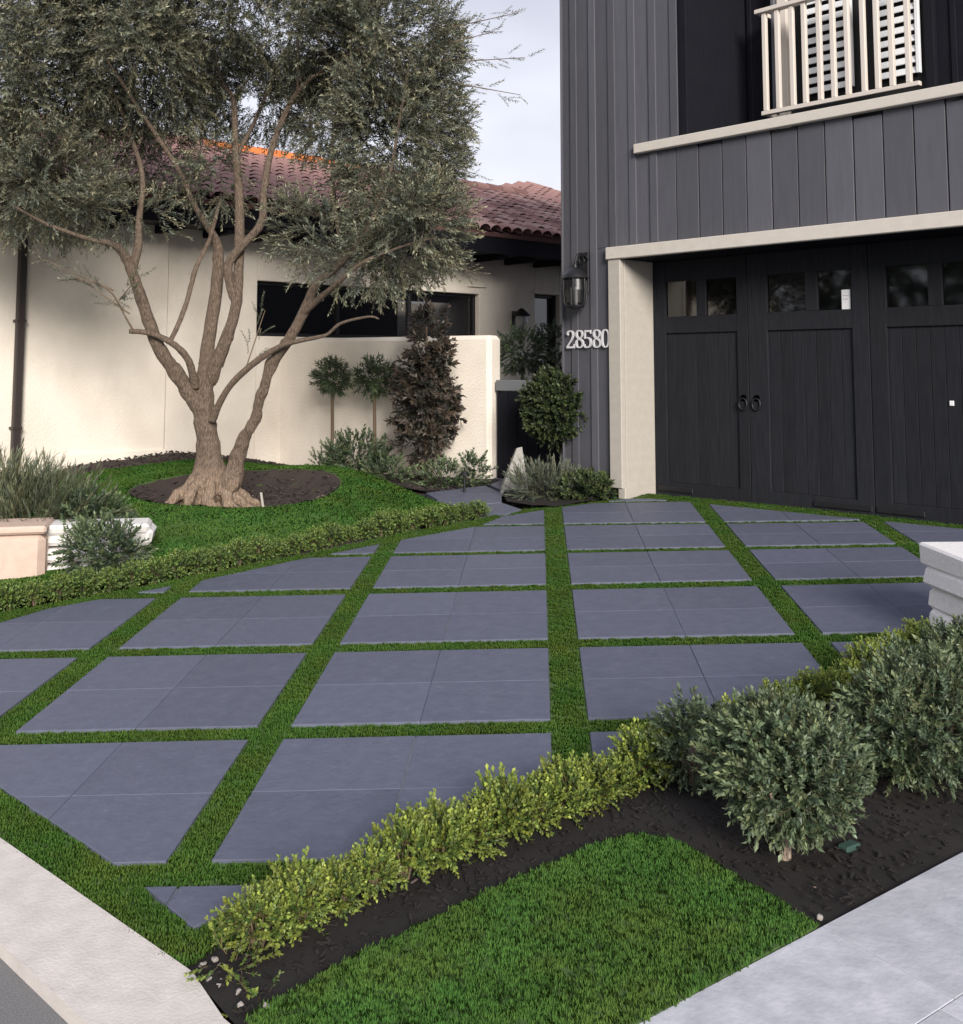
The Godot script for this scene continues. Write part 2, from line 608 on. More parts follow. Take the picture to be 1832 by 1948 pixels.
func make_materials() -> void:
	M.slab = []
	for k in 6:
		var f: float = [0.94, 1.0, 1.05, 0.97, 1.02, 1.08][k]
		var sm := surface(30 + k, lin(0.090 * f, 0.099 * f, 0.143 * f), lin(0.130 * f, 0.140 * f, 0.192 * f), Vector3(0.55, 0.55, 0.55) * (1.0 + 0.13 * k), 0.62, 0.012, 0.6, 0.08)
		var nt := sm.albedo_texture as NoiseTexture2D
		(nt.noise as FastNoiseLite).fractal_octaves = 8
		(nt.noise as FastNoiseLite).fractal_gain = 0.68
		nt.width = 1024
		nt.height = 1024
		nt.color_ramp.add_point(0.80, nt.color_ramp.sample(0.72))
		nt.color_ramp.set_color(nt.color_ramp.get_point_count() - 1, lin(0.20 * f, 0.21 * f, 0.26 * f))
		M.slab.append(sm)
	M.dark_grout = surface(3, lin(0.085, 0.09, 0.125), lin(0.15, 0.155, 0.19), Vector3.ONE, 0.9)
	M.grout = surface(3, lin(0.17, 0.17, 0.20), lin(0.34, 0.34, 0.36), Vector3.ONE, 0.9)
	M.soil_green = surface(4, lin(0.04, 0.085, 0.018), lin(0.075, 0.13, 0.03), Vector3.ONE * 2.0, 0.95, 0.05)
	M.soil = surface(5, lin(0.022, 0.016, 0.014), lin(0.062, 0.045, 0.038), Vector3.ONE * 2.0, 0.95, 0.06, 2.0, 0.12)
	M.mulch = surface(6, lin(0.005, 0.004, 0.004), lin(0.020, 0.014, 0.012), Vector3.ONE * 2.5, 0.95, 0.08, 3.0, 0.15)
	M.kerb = surface(7, lin(0.52, 0.48, 0.44), lin(0.66, 0.61, 0.565), Vector3.ONE * 0.8, 0.85, 0.02, 0.5, 0.15)
	M.asphalt = surface(8, lin(0.11, 0.108, 0.11), lin(0.24, 0.235, 0.235), Vector3.ONE * 2.5, 0.9, 0.12, 2.0, 0.2)
	M.walk = []
	for k in 3:
		var f: float = [1.0, 0.88, 1.08][k]
		M.walk.append(surface(40 + k, lin(0.33 * f, 0.34 * f, 0.37 * f), lin(0.50 * f, 0.50 * f, 0.54 * f), Vector3.ONE * (0.9 + 0.2 * k), 0.75, 0.012, 0.6, 0.06))
	M.siding = []
	for k in 3:
		var f: float = [0.88, 1.0, 1.12][k]
		M.siding.append(surface(50 + k, lin(0.077 * f, 0.078 * f, 0.093 * f), lin(0.100 * f, 0.101 * f, 0.117 * f), Vector3(1.5, 0.12, 1.5), 0.62, 0.03, 0.4, 0.06))
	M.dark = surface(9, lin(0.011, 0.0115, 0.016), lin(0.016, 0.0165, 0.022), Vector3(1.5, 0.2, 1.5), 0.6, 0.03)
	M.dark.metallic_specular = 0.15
	M.door = []
	for k in 2:
		var f: float = [0.95, 1.08][k]
		M.door.append(surface(60 + k, lin(0.015 * f, 0.016 * f, 0.0195 * f), lin(0.027 * f, 0.0285 * f, 0.033 * f), Vector3(2.0, 0.12, 2.0), 0.8, 0.04, 0.4, 0.06))
		M.door[k].metallic_specular = 0.2
	M.iron = plain(lin(0.008, 0.008, 0.01), 0.5)
	M.trim = surface(10, lin(0.54, 0.50, 0.445), lin(0.61, 0.565, 0.50), Vector3.ONE * 1.2, 0.7, 0.02)
	M.post = surface(16, lin(0.41, 0.38, 0.335), lin(0.47, 0.435, 0.385), Vector3.ONE * 1.2, 0.75, 0.02)
	M.white_paint = plain(lin(0.66, 0.60, 0.54), 0.6)
	M.shutter = plain(lin(0.74, 0.76, 0.78), 0.55)
	M.stucco = surface(12, lin(0.70, 0.635, 0.55), lin(0.86, 0.795, 0.70), Vector3(0.5, 0.22, 0.5), 0.92, 0.012, 0.9, 0.25)
	M.pink = surface(13, lin(0.56, 0.42, 0.345), lin(0.66, 0.51, 0.425), Vector3.ONE * 0.9, 0.92, 0.02, 0.9, 0.2)
	M.stone = surface(14, lin(0.74, 0.715, 0.69), lin(0.90, 0.88, 0.87), Vector3.ONE * 2.0, 0.85, 0.03, 1.6, 0.06)
	M.tile = []
	for k in 4:
		var f: Color = [Color(0.25, 0.125, 0.11), Color(0.33, 0.18, 0.16), Color(0.17, 0.085, 0.08), Color(0.37, 0.235, 0.21)][k]
		M.tile.append(surface(70 + k, lin(f.r * 0.8, f.g * 0.8, f.b * 0.8), lin(f.r * 1.15, f.g * 1.2, f.b * 1.2), Vector3.ONE * 2.0, 0.9, 0.03))
	M.tile_sunlit = surface(75, lin(0.55, 0.15, 0.04), lin(0.75, 0.26, 0.08), Vector3.ONE * 2.0, 0.9, 0.03)  # sunlight painted into the colour of some ridge tiles
	M.bark = surface(15, lin(0.10, 0.077, 0.058), lin(0.58, 0.45, 0.345), Vector3(5.0, 1.1, 5.0), 0.95, 0.03, 7.0, 0.05)
	M.bark.vertex_color_use_as_albedo = true
	var ridged := FastNoiseLite.new()
	ridged.seed = 99
	ridged.frequency = 0.02
	ridged.fractal_type = FastNoiseLite.FRACTAL_RIDGED
	ridged.fractal_octaves = 4
	var ht := NoiseTexture2D.new()
	ht.width = 512
	ht.height = 512
	ht.seamless = true
	ht.noise = ridged
	M.bark.heightmap_enabled = true
	M.bark.heightmap_texture = ht
	M.bark.heightmap_scale = 1.6
	M.stem = plain(lin(0.16, 0.115, 0.075), 0.9)
	var g := StandardMaterial3D.new()
	g.albedo_color = Color(0.03, 0.035, 0.045, 0.55)
	g.transparency = BaseMaterial3D.TRANSPARENCY_ALPHA
	g.roughness = 0.04
	g.metallic_specular = 1.0
	M.glass = g
	M.black = plain(lin(0.004, 0.004, 0.006), 0.7)
	M.paper = plain(lin(0.8, 0.8, 0.8), 0.8)
	M.number = plain(lin(0.62, 0.62, 0.64), 0.4)
	M.pipe = plain(lin(0.03, 0.022, 0.02), 0.5)
	M.olive_leaf = leafy(0.5, Color(0.05, 0.06, 0.03))
	M.leaf = leafy(0.5, Color(0.07, 0.10, 0.02))
	M.hedge_leaf = leafy(0.5, Color(0.14, 0.16, 0.02))
	M.blade = leafy(0.9, Color(0.05, 0.10, 0.015))
	M.blade.metallic_specular = 0.15

# ---------------------------------------------------------------- the setting
const TURF := [-3.6, -7.1, -2.95, -7.5, -2.45, -7.85, -2.02, -8.2, -1.31, -8.76, -0.69, -9.3, -0.07, -9.72, 0.13, -9.95, 0.3, -10.15, 0.66, -10.17, 1.36, -10.46, 1.62, -10.62, 3.1, -9.25, 4.4, -7.85, 4.4, -7.3, 2.45, -6.0, 1.5, -5.2, 0.75, -4.55, 0.0, -4.02, -0.81, -3.32, -0.85, -3.25, -1.74, -4.11, -2.6, -4.98, -4.4, -6.6]
const SLABS := [-3.3, -6.85, -3.05, -7.07, -2.86, -7.36, -1.985, -7.95, -1.44, -8.42, -0.65, -9.0, -0.02, -9.42, 0.18, -9.78, 0.66, -10.06, 1.36, -10.37, 1.58, -10.32, 3.05, -8.93, 4.3, -7.75, 4.3, -7.35, 2.45, -6.1, 1.5, -5.32, 0.75, -4.7, 0.0, -4.16, -0.78, -3.56, -0.87, -3.46, -1.11, -3.73, -1.27, -3.9, -1.95, -4.57, -4.2, -6.75]
const LAWN := [-0.612, -3.01, -0.43, -3.19, -0.18, -3.40, 0.14, -3.655, 0.378, -3.817, 0.49, -3.875, 0.564, -3.881, 0.64, -3.84, 0.72, -3.73, 0.80, -3.574, 0.89, -3.43, 0.965, -3.29, 0.45, -2.945, -0.22, -2.51, -0.46, -2.76]
const KNOLL := [-3.45, -7.45, -2.6, -8.05, -2.1, -8.42, -1.4, -8.98, -0.76, -9.5, -0.14, -9.94, -0.2, -10.2, -0.5, -10.55, -0.95, -11.05, -1.5, -11.75, -2.05, -12.3, -2.7, -12.45, -3.4, -11.95, -4.4, -11.2, -5.8, -10.1, -5.6, -8.0]
const ORDINALS := ["first", "second", "third", "fourth", "fifth", "sixth", "seventh", "eighth", "ninth", "tenth", "eleventh", "twelfth", "thirteenth", "fourteenth", "fifteenth", "sixteenth", "seventeenth", "eighteenth", "nineteenth", "twentieth", "twenty-first", "twenty-second", "twenty-third", "twenty-fourth", "twenty-fifth", "twenty-sixth", "twenty-seventh", "twenty-eighth", "twenty-ninth", "thirtieth"]
const SLAB_TOP := 0.012
const OA := Vector2(0.40, -5.0)

func from_grid(a: float, b: float) -> Vector2:
	var away := Vector2(0.05128, -0.99868)
	return OA + Vector2(0.99868, 0.05128) * a + away * b

func to_grid(p: Vector2) -> Vector2:
	var q := p - OA
	return Vector2(q.dot(Vector2(0.99868, 0.05128)), q.dot(Vector2(0.05128, -0.99868)))

# grass bands: across (near edge, far edge, tilt) and along (left, right)
const ROWS := [[-2.54, -2.38, 0.02], [-1.37, -1.205, -0.005], [-0.18, -0.02, -0.022], [0.99, 1.157, -0.045], [2.185, 2.355, -0.065], [3.245, 3.375, -0.09], [4.27, 4.375, -0.14], [5.3, 5.4, -0.14], [6.3, 6.4, -0.14]]
const COLS := [[-5.3, -5.15], [-4.02, -3.86], [-2.72, -2.54], [-1.415, -1.257], [-0.094, 0.073], [1.235, 1.385], [2.44, 2.59], [3.7, 3.85], [4.95, 5.1]]

func build_ground() -> void:
	var s := Mesher.new()
	for i in range(-20, 20):
		for k in range(-20, 20):
			var q := [Vector3(i, 0, k), Vector3(i + 1, 0, k), Vector3(i + 1, 0, k + 1), Vector3(i, 0, k + 1)]
			var p := []
			for w in q:
				var t := Vector2(w.x, w.z) * 0.05
				var o := Vector2(t.x * (1.0 + 9.0 * t.x * t.x), t.y * (1.0 + 9.0 * t.y * t.y)) * 20.0
				p.append(Vector3(o.x, clampf(ground_y(o.x, o.y), -0.3, 0.95) - 0.09, o.y))
			s.poly(p, (p[0] + p[2]) * 0.5 - Vector3.UP)
	tag(put("ground", s.mesh(), M.soil), "dark bare soil under and around the two gardens", "", "", "structure")
	sheet("street", xz([-2.6, -4.55, -1.44, -3.43, -1.06, -3.05, -0.3, -2.3, 2.2, 0.3, 2.0, 3.0, -9, 3, -9, -7, -5.5, -7.5]), -0.03, 0.5, M.asphalt, "grey asphalt street in the lower left corner")
	sheet("kerb", xz([-5.2, -7.55, -2.6, -4.99, -1.744, -4.115, -0.815, -3.235, -0.675, -3.02, 0.3, -2.0, 1.6, -0.65, 1.9, -0.9, 2.2, 0.3, -0.3, -2.3, -1.06, -3.05, -1.44, -3.43, -2.6, -4.55, -5.5, -7.5]), 0.012, 0.5, M.kerb, "pale concrete kerb band between street and driveway", 0.0, 0.06)
	sheet("mulch_bed", xz([-0.83, -3.24, -0.9, -3.36, -0.1, -4.05, 0.75, -4.62, 1.5, -5.25, 2.45, -6.05, 4.4, -7.35, 4.6, -5.7, 3.0, -4.62, 1.52, -3.64, 0.45, -2.945, -0.24, -2.5, -0.66, -3.03]), 0.004, 0.12, M.mulch, "dark brown mulch bed between near hedge, lawn and walkway", 0.012)
	sheet("lawn", xz(LAWN), 0.018, 0.2, M.soil_green, "near triangular lawn with a rounded tip", 0.0, 0.05)
	sheet("knoll", xz(KNOLL), 0.012, 0.12, M.soil_green, "raised rounded lawn around the olive tree")
	var ring := PackedVector2Array()
	for k in 36:
		var a := TAU * k / 36.0
		ring.append(Vector2(-2.3 + 0.97 * cos(a), -10.35 + 0.82 * sin(a)))
	sheet("mulch_ring", ring, 0.022, 0.1, M.soil, "round ring of brown mulch about the olive trunk", 0.02)
	sheet("wall_bed", xz([-2.1, -12.25, -2.7, -12.42, -3.4, -11.92, -4.4, -11.17, -6.2, -9.6, -6.8, -9.9, -4.6, -11.7, -3.4, -12.8, -2.45, -13.6, -1.9, -13.3]), 0.016, 0.15, M.soil, "brown planting bed along the foot of the cream wall", 0.02)
	sheet("shrub_bed", xz([-2.1, -12.25, -1.5, -11.7, -1.0, -11.1, -0.6, -11.0, 0.1, -11.55, 0.2, -11.85, -2.35, -13.5]), 0.02, 0.15, M.mulch, "dark planting bed in front of the low cream wall", 0.015)
	sheet("corner_bed", xz([0.24, -10.5, 0.40, -10.3, 0.66, -10.12, 1.3, -10.48, 1.22, -10.6, 0.85, -10.97, 0.85, -11.7, 0.3, -11.6, 0.22, -11.0]), 0.02, 0.12, M.mulch, "dark planting bed at the corner of the dark house", 0.015)
	# a stone path from the driveway to the garden gate
	var path := part_node("path", self)
	tag(path, "blue grey stone path between low wall and hedge", "", "", "structure")
	var outlines := [[-0.05, -10.02, 0.2, -9.86, 0.36, -10.05, 0.2, -10.42, -0.12, -10.3], [-0.15, -10.34, 0.19, -10.46, 0.2, -10.98, 0.04, -11.5, -0.55, -10.93, -0.42, -10.55], [0.24, -11.05, 0.28, -11.62, 0.8, -11.75, 0.84, -12.6, 0.2, -12.6, 0.08, -11.55]]
	for o in outlines:
		put("path_stone", paver(xz(o), 0.02, 0.05), M.slab[rng.randi() % 4], path)

func build_driveway() -> void:
	sheet("turf", xz(TURF), 0.0, 0.25, M.soil_green, "bands of short green turf between driveway slabs")
	var d := part_node("driveway", self)
	tag(d, "driveway of large blue grey slabs in a grid of grass bands", "", "", "structure")
	var clip := xz(SLABS)
	for r in ROWS.size() - 1:
		for q in COLS.size() - 1:
			var a0: float = COLS[q][1]
			var a1: float = COLS[q + 1][0]
			if r == 0 and q == 2: a1 = COLS[4][0]
			if r == 0 and q == 3: continue
			var corner := func(u: float, w: float) -> Vector2:
				var a := lerpf(a0, a1, u)
				var lo: float = ROWS[r][1] + ROWS[r][2] * a
				var hi: float = ROWS[r + 1][0] + ROWS[r + 1][2] * a
				return from_grid(a, lerpf(lo, hi, w))
			var whole := PackedVector2Array([corner.call(0.006, 0.006), corner.call(0.994, 0.006), corner.call(0.994, 0.994), corner.call(0.006, 0.994)])
			var bed := Mesher.new()
			var pale: bool = [r, q] in [[1, 2], [1, 3], [2, 2], [3, 3], [3, 4]]
			for piece in Geometry2D.intersect_polygons(whole, clip):
				drape(bed, piece, SLAB_TOP - 0.005, 0.5)
			if bed.v.size() > 0: put("mortar_bed", bed.mesh(), M.grout if pale else M.dark_grout, d)
			var g := 0.0008 + rng.randf_range(0.0, 0.0012)
			var gv := 0.0008 + rng.randf_range(0.0, 0.0012)
			for u in 2:
				for w in 2:
					var u0 := 0.0 if u == 0 else 0.5 + g
					var u1 := 0.5 - g if u == 0 else 1.0
					var w0 := 0.0 if w == 0 else 0.5 + gv
					var w1 := 0.5 - gv if w == 0 else 1.0
					var tile := PackedVector2Array([corner.call(u0, w0), corner.call(u1, w0), corner.call(u1, w1), corner.call(u0, w1)])
					for piece in Geometry2D.intersect_polygons(tile, clip):
						if piece.size() < 3: continue
						var area := 0.0
						for i in piece.size():
							area += piece[i].cross(piece[(i + 1) % piece.size()])
						if absf(area) < 0.006: continue
						put("slab", paver(piece, SLAB_TOP, 0.03, Vector2(rng.randf_range(-1, 1), rng.randf_range(-1, 1)) * 0.001), M.slab[rng.randi() % 6], d)
	# the walkway of pale stones, lower right
	var w := part_node("walkway", self)
	tag(w, "pale grey stone walkway along lawn and mulch bed", "", "", "structure")
	var along := Vector2(0.837, -0.547)
	var across := Vector2(0.547, 0.837)
	var o := Vector2(-0.30, -2.455)
	var pos := 0.0
	for c in 4:
		var t := -0.35 - 0.3 * rng.randf()
		while t < 5.0:
			var l := rng.randf_range(0.55, 0.95)
			var y0 := 0.42 * c
			var piece := PackedVector2Array()
			for k in [[t + 0.001, y0 + 0.001], [t + l - 0.001, y0 + 0.001], [t + l - 0.001, y0 + 0.419], [t + 0.001, y0 + 0.419]]:
				piece.append(o + along * k[0] + across * k[1])
			put("stone", paver(piece, 0.016, 0.05, Vector2(rng.randf_range(-1, 1), rng.randf_range(-1, 1)) * 0.0004), M.walk[rng.randi() % 3], w)
			t += l
	var bedding := Mesher.new()
	drape(bedding, PackedVector2Array([o - along * 0.3, o + along * 5.0, o + along * 5.0 + across * 1.7, o - along * 0.3 + across * 1.7]), 0.008, 0.5)
	put("bedding", bedding.mesh(), M.dark_grout, w)

# ---------------------------------------------------------------- the dark house
func build_house() -> void:
	var h := thing("house", "dark grey board and batten house with cream trim and black garage doors", "house")
	h.transform = Transform3D(FRONT, Vector3(0.836, 0, -10.957))
	var dk: Material = M.siding[1]
	# the body behind the boards
	one_box("wall", Vector3(0, 0.3, -8), Vector3(0.2, 8, -0.02), dk, h)
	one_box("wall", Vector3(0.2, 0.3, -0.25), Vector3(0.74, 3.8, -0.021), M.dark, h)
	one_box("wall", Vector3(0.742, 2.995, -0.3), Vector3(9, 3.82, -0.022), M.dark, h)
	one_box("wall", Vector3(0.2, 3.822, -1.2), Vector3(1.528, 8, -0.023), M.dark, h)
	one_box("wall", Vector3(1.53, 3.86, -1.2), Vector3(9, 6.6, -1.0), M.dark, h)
	one_box("wall", Vector3(1.53, 6.602, -1.2), Vector3(9, 8, -0.024), dk, h)
	one_box("wall", Vector3(5.4, 0.3, -0.6), Vector3(9, 2.87, -0.021), dk, h)
	one_box("wall", Vector3(8.8, 0.3, -8), Vector3(9, 8, -1.21), dk, h)
	one_box("wall", Vector3(0.2, 0.3, -8), Vector3(8.8, 8, -7.8), dk, h)
	one_box("floor", Vector3(0.74, 0.3, -7.8), Vector3(5.4, 0.582, -0.2), M.kerb, h)
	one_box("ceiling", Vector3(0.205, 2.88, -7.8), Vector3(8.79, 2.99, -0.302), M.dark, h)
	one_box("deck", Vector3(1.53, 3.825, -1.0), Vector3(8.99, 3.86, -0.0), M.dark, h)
	one_box("roof", Vector3(-0.4, 8, -8.4), Vector3(9.4, 8.25, 0.5), M.dark, h)
	# boards and the battens over their joints
	var k := -1
	while 0.154 + 0.2513 * k < 8.9:
		var x0 := maxf(0.0, 0.154 + 0.2513 * k + 0.006)
		var x1 := 0.154 + 0.2513 * (k + 1) - 0.006
		var m: Material = M.siding[rng.randi() % 3]
		var spans := []
		if x1 < 0.62: spans = [[0.52, 8.0]]
		elif x0 < 0.95: spans = [[3.0, 8.0]]
		elif x1 < 1.6: spans = [[3.0, 3.858], [3.952, 8.0]]
		else: spans = [[3.0, 3.858]]
		if x0 < 0.6 and x1 >= 0.62:
			one_box("board", Vector3(x0, 0.52, -0.018), Vector3(0.598, 2.997, 0.002 * (k % 3)), m, h, 0.002)
		for sp in spans:
			one_box("board", Vector3(x0, sp[0], -0.018), Vector3(minf(x1, 1.528) if sp[1] > 5 else x1, sp[1], 0.002 * (k % 3)), m, h, 0.002)
			if x1 > 1.55 and sp[1] > 5: continue
			if sp[1] < 5: continue
			one_box("batten", Vector3(x1 + 0.004 - 0.042, sp[0] + 0.002, 0.001), Vector3(x1 + 0.004 + 0.042, sp[1] - 0.002, 0.017), M.siding[rng.randi() % 3], h, 0.002)
		k += 1
	one_box("corner_board", Vector3(-0.02, 0.5, -0.1), Vector3(-0.001, 8, 0.024), M.siding[0], h, 0.004)
	# back of the balcony
	for q in 15:
		var x := 1.56 + 0.5 * q
		one_box("batten", Vector3(x, 3.87, -0.999), Vector3(x + 0.05, 6.58, -0.982), M.dark, h, 0.004)
	# cream trim
	one_box("belt_trim", Vector3(0.965, 3.86, 0.002), Vector3(9, 3.95, 0.07), M.trim, h, 0.006)
	one_box("lintel", Vector3(0.60, 2.874, 0.003), Vector3(9, 2.992, 0.065), M.trim, h, 0.006)
	one_box("post", Vector3(0.612, 0.70, -0.019), Vector3(0.762, 2.873, 0.045), M.post, h, 0.006)
	one_box("jamb", Vector3(0.742, 0.585, -0.46), Vector3(0.764, 2.871, -0.022), M.post, h, 0.004)
	one_box("plinth", Vector3(0.70, 0.5, -0.17), Vector3(0.785, 0.712, 0.03), M.post, h, 0.006)
	one_box("post", Vector3(5.35, 0.56, -0.5), Vector3(5.52, 2.873, 0.045), M.post, h, 0.006)
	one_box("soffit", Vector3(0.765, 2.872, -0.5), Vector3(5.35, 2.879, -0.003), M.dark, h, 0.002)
	# garage door of four hinged-looking leaves
	var edges := [0.766, 1.845, 3.02, 4.18, 5.348]
	var panes := [[0.913, 1.281, 1.385, 1.729], [2.048, 2.431, 2.548, 2.867], [3.17, 3.525, 3.64, 3.99], [4.33, 4.69, 4.80, 5.16]]
	for i in 4:
		var g := part_node("garage_door_leaf", h)
		var l: float = edges[i] + 0.003
		var r: float = edges[i + 1] - 0.003
		var p: Array = panes[i]
		var z := -0.45
		var m: Material = M.door[i % 2]
		one_box("stile", Vector3(l, 0.588, z - 0.05), Vector3(p[0], 2.868, z), m, g)
		one_box("stile", Vector3(p[3], 0.588, z - 0.05), Vector3(r, 2.868, z), m, g)
		one_box("rail", Vector3(p[0], 2.665, z - 0.05), Vector3(p[3], 2.868, z - 0.002), m, g)
		one_box("rail", Vector3(p[0], 2.164, z - 0.05), Vector3(p[3], 2.325, z - 0.002), m, g)
		one_box("rail", Vector3(p[0], 0.588, z - 0.05), Vector3(p[3], 0.74, z - 0.002), m, g)
		one_box("mullion", Vector3(p[1], 2.325, z - 0.05), Vector3(p[2], 2.665, z - 0.004), m, g)
		for w in 2:
			var s := Mesher.new()
			s.span(Vector3(p[w * 2], 2.325, z - 0.032), Vector3(p[w * 2 + 1], 2.665, z - 0.026), 0.001)
			put("window_pane", s.mesh(), M.glass, g)
		var np := 7
		for w in np:
			var x0 := lerpf(p[0], p[3], float(w) / np)
			var x1 := lerpf(p[0], p[3], float(w + 1) / np)
			one_box("plank", Vector3(x0 + 0.0015, 0.74, z - 0.045), Vector3(x1 - 0.0015, 2.164, z - 0.022), M.door[rng.randi() % 2], g, 0.003)
		if i < 2:
			# ring pull near the meeting edge
			var s := Mesher.new()
			var x := 1.785 if i == 0 else 1.925
			s.lathe([Vector2(0.0, 0.018), Vector2(0.026, 0.012), Vector2(0.03, 0.0)], Vector3.ZERO, 12)
			for q in s.v.size():
				var a := s.v[q]
				s.v[q] = Vector3(x + a.x, 1.56 + a.z, z + a.y)
				var b := s.n[q]
				s.n[q] = Vector3(b.x, b.z, b.y)
			var ring := []
			for q in 17:
				var a := TAU * q / 16.0
				ring.append(Vector4(x + 0.042 * sin(a), 1.505 - 0.052 * cos(a) * 1.0, z + 0.014, 0.008))
			s.tube(ring, 6)
			put("handle", s.mesh(), M.iron, g)
		var st := Mesher.new()
		var sx: Array = [[0.80, 1.21], [2.47, 3.0], [3.04, 3.44], [4.75, 5.3]][i]
		st.span(Vector3(sx[0], 0.655, z + 0.001), Vector3(sx[1], 0.70, z + 0.012), 0.004)
		put("strap_hinge", st.mesh(), M.iron, g)
	# a room behind the panes, so that they look into the dark
	one_box("wall", Vector3(0.78, 0.59, -3.0), Vector3(5.3, 2.85, -2.9), M.dark, h)
	# balcony door with louvred shutters
	one_box("door_frame", Vector3(1.93, 3.95, -0.999), Vector3(2.03, 6.3, -0.93), M.white_paint, h)
	one_box("door_frame", Vector3(3.36, 3.95, -0.999), Vector3(3.44, 6.3, -0.93), M.dark, h)
	one_box("door_glass", Vector3(2.03, 3.95, -0.998), Vector3(3.36, 6.3, -0.975), M.black, h)
	for q in [[2.21, 2.70], [2.91, 3.32]]:
		var sh := part_node("shutter", h)
		one_box("stile", Vector3(q[0], 4.36, -0.95), Vector3(q[0] + 0.035, 6.2, -0.91), M.shutter, sh)
		one_box("stile", Vector3(q[1] - 0.035, 4.36, -0.95), Vector3(q[1], 6.2, -0.91), M.shutter, sh)
		var n := 20
		for w in n:
			var s := Mesher.new()
			s.box(Vector3.ZERO, Vector3(q[1] - q[0] - 0.074, 0.066, 0.012), 0.003, Transform3D(Basis(Vector3.RIGHT, -0.35), Vector3((q[0] + q[1]) * 0.5, 4.395 + 0.0945 * w, -0.93)))
			put("slat", s.mesh(), M.shutter, sh)
	# the balcony rail
	var rail := part_node("balcony_rail", h)
	one_box("bottom_rail", Vector3(1.90, 4.185, -0.72), Vector3(3.42, 4.225, -0.67), M.white_paint, rail)
	one_box("top_rail", Vector3(1.86, 5.165, -0.74), Vector3(3.42, 5.205, -0.65), M.white_paint, rail)
	one_box("top_rail", Vector3(1.86, 5.165, -0.93), Vector3(1.90, 5.205, -0.741), M.white_paint, rail)
	one_box("bottom_rail", Vector3(1.90, 4.185, -0.93), Vector3(1.935, 4.225, -0.721), M.white_paint, rail)
	for x in [1.944, 2.08, 2.23, 2.356, 2.505, 2.638, 2.774, 2.925, 3.05, 3.18, 3.325]:
		one_box("baluster", Vector3(x - 0.022, 4.226, -0.716), Vector3(x + 0.022, 5.164, -0.674), M.white_paint, rail)
	one_box("post", Vector3(1.895, 3.95, -0.925), Vector3(1.93, 6.3, -0.88), M.siding[2], rail)

# ---------------------------------------------------------------- the neighbour's house
func tile_mesh(variant: int) -> ArrayMesh:
	# a barrel tile lying along -z (up the slope), its open end at z = 0
	var s := Mesher.new()
	var n := 6
	var r0 := 0.098
	var r1 := 0.082
	var l := 0.43
	var y := 0.004 * variant
	for k in n:
		var a0 := PI * k / n
		var a1 := PI * (k + 1) / n
		var d0 := Vector3(cos(a0), sin(a0) * 0.8, 0)
		var d1 := Vector3(cos(a1), sin(a1) * 0.8, 0)
		var up := Vector3(0, y, 0)
		s.quad_n(d1 * r0 + up, d0 * r0 + up, d0 * r1 + Vector3(0, y, -l), d1 * r1 + Vector3(0, y, -l), d1, d0, d0, d1)
		s.quad_n(d1 * r0 + up, d0 * r0 + up, d0 * (r0 - 0.016) + up, d1 * (r0 - 0.016) + up, Vector3.BACK, Vector3.BACK, Vector3.BACK, Vector3.BACK)
	return s.mesh()

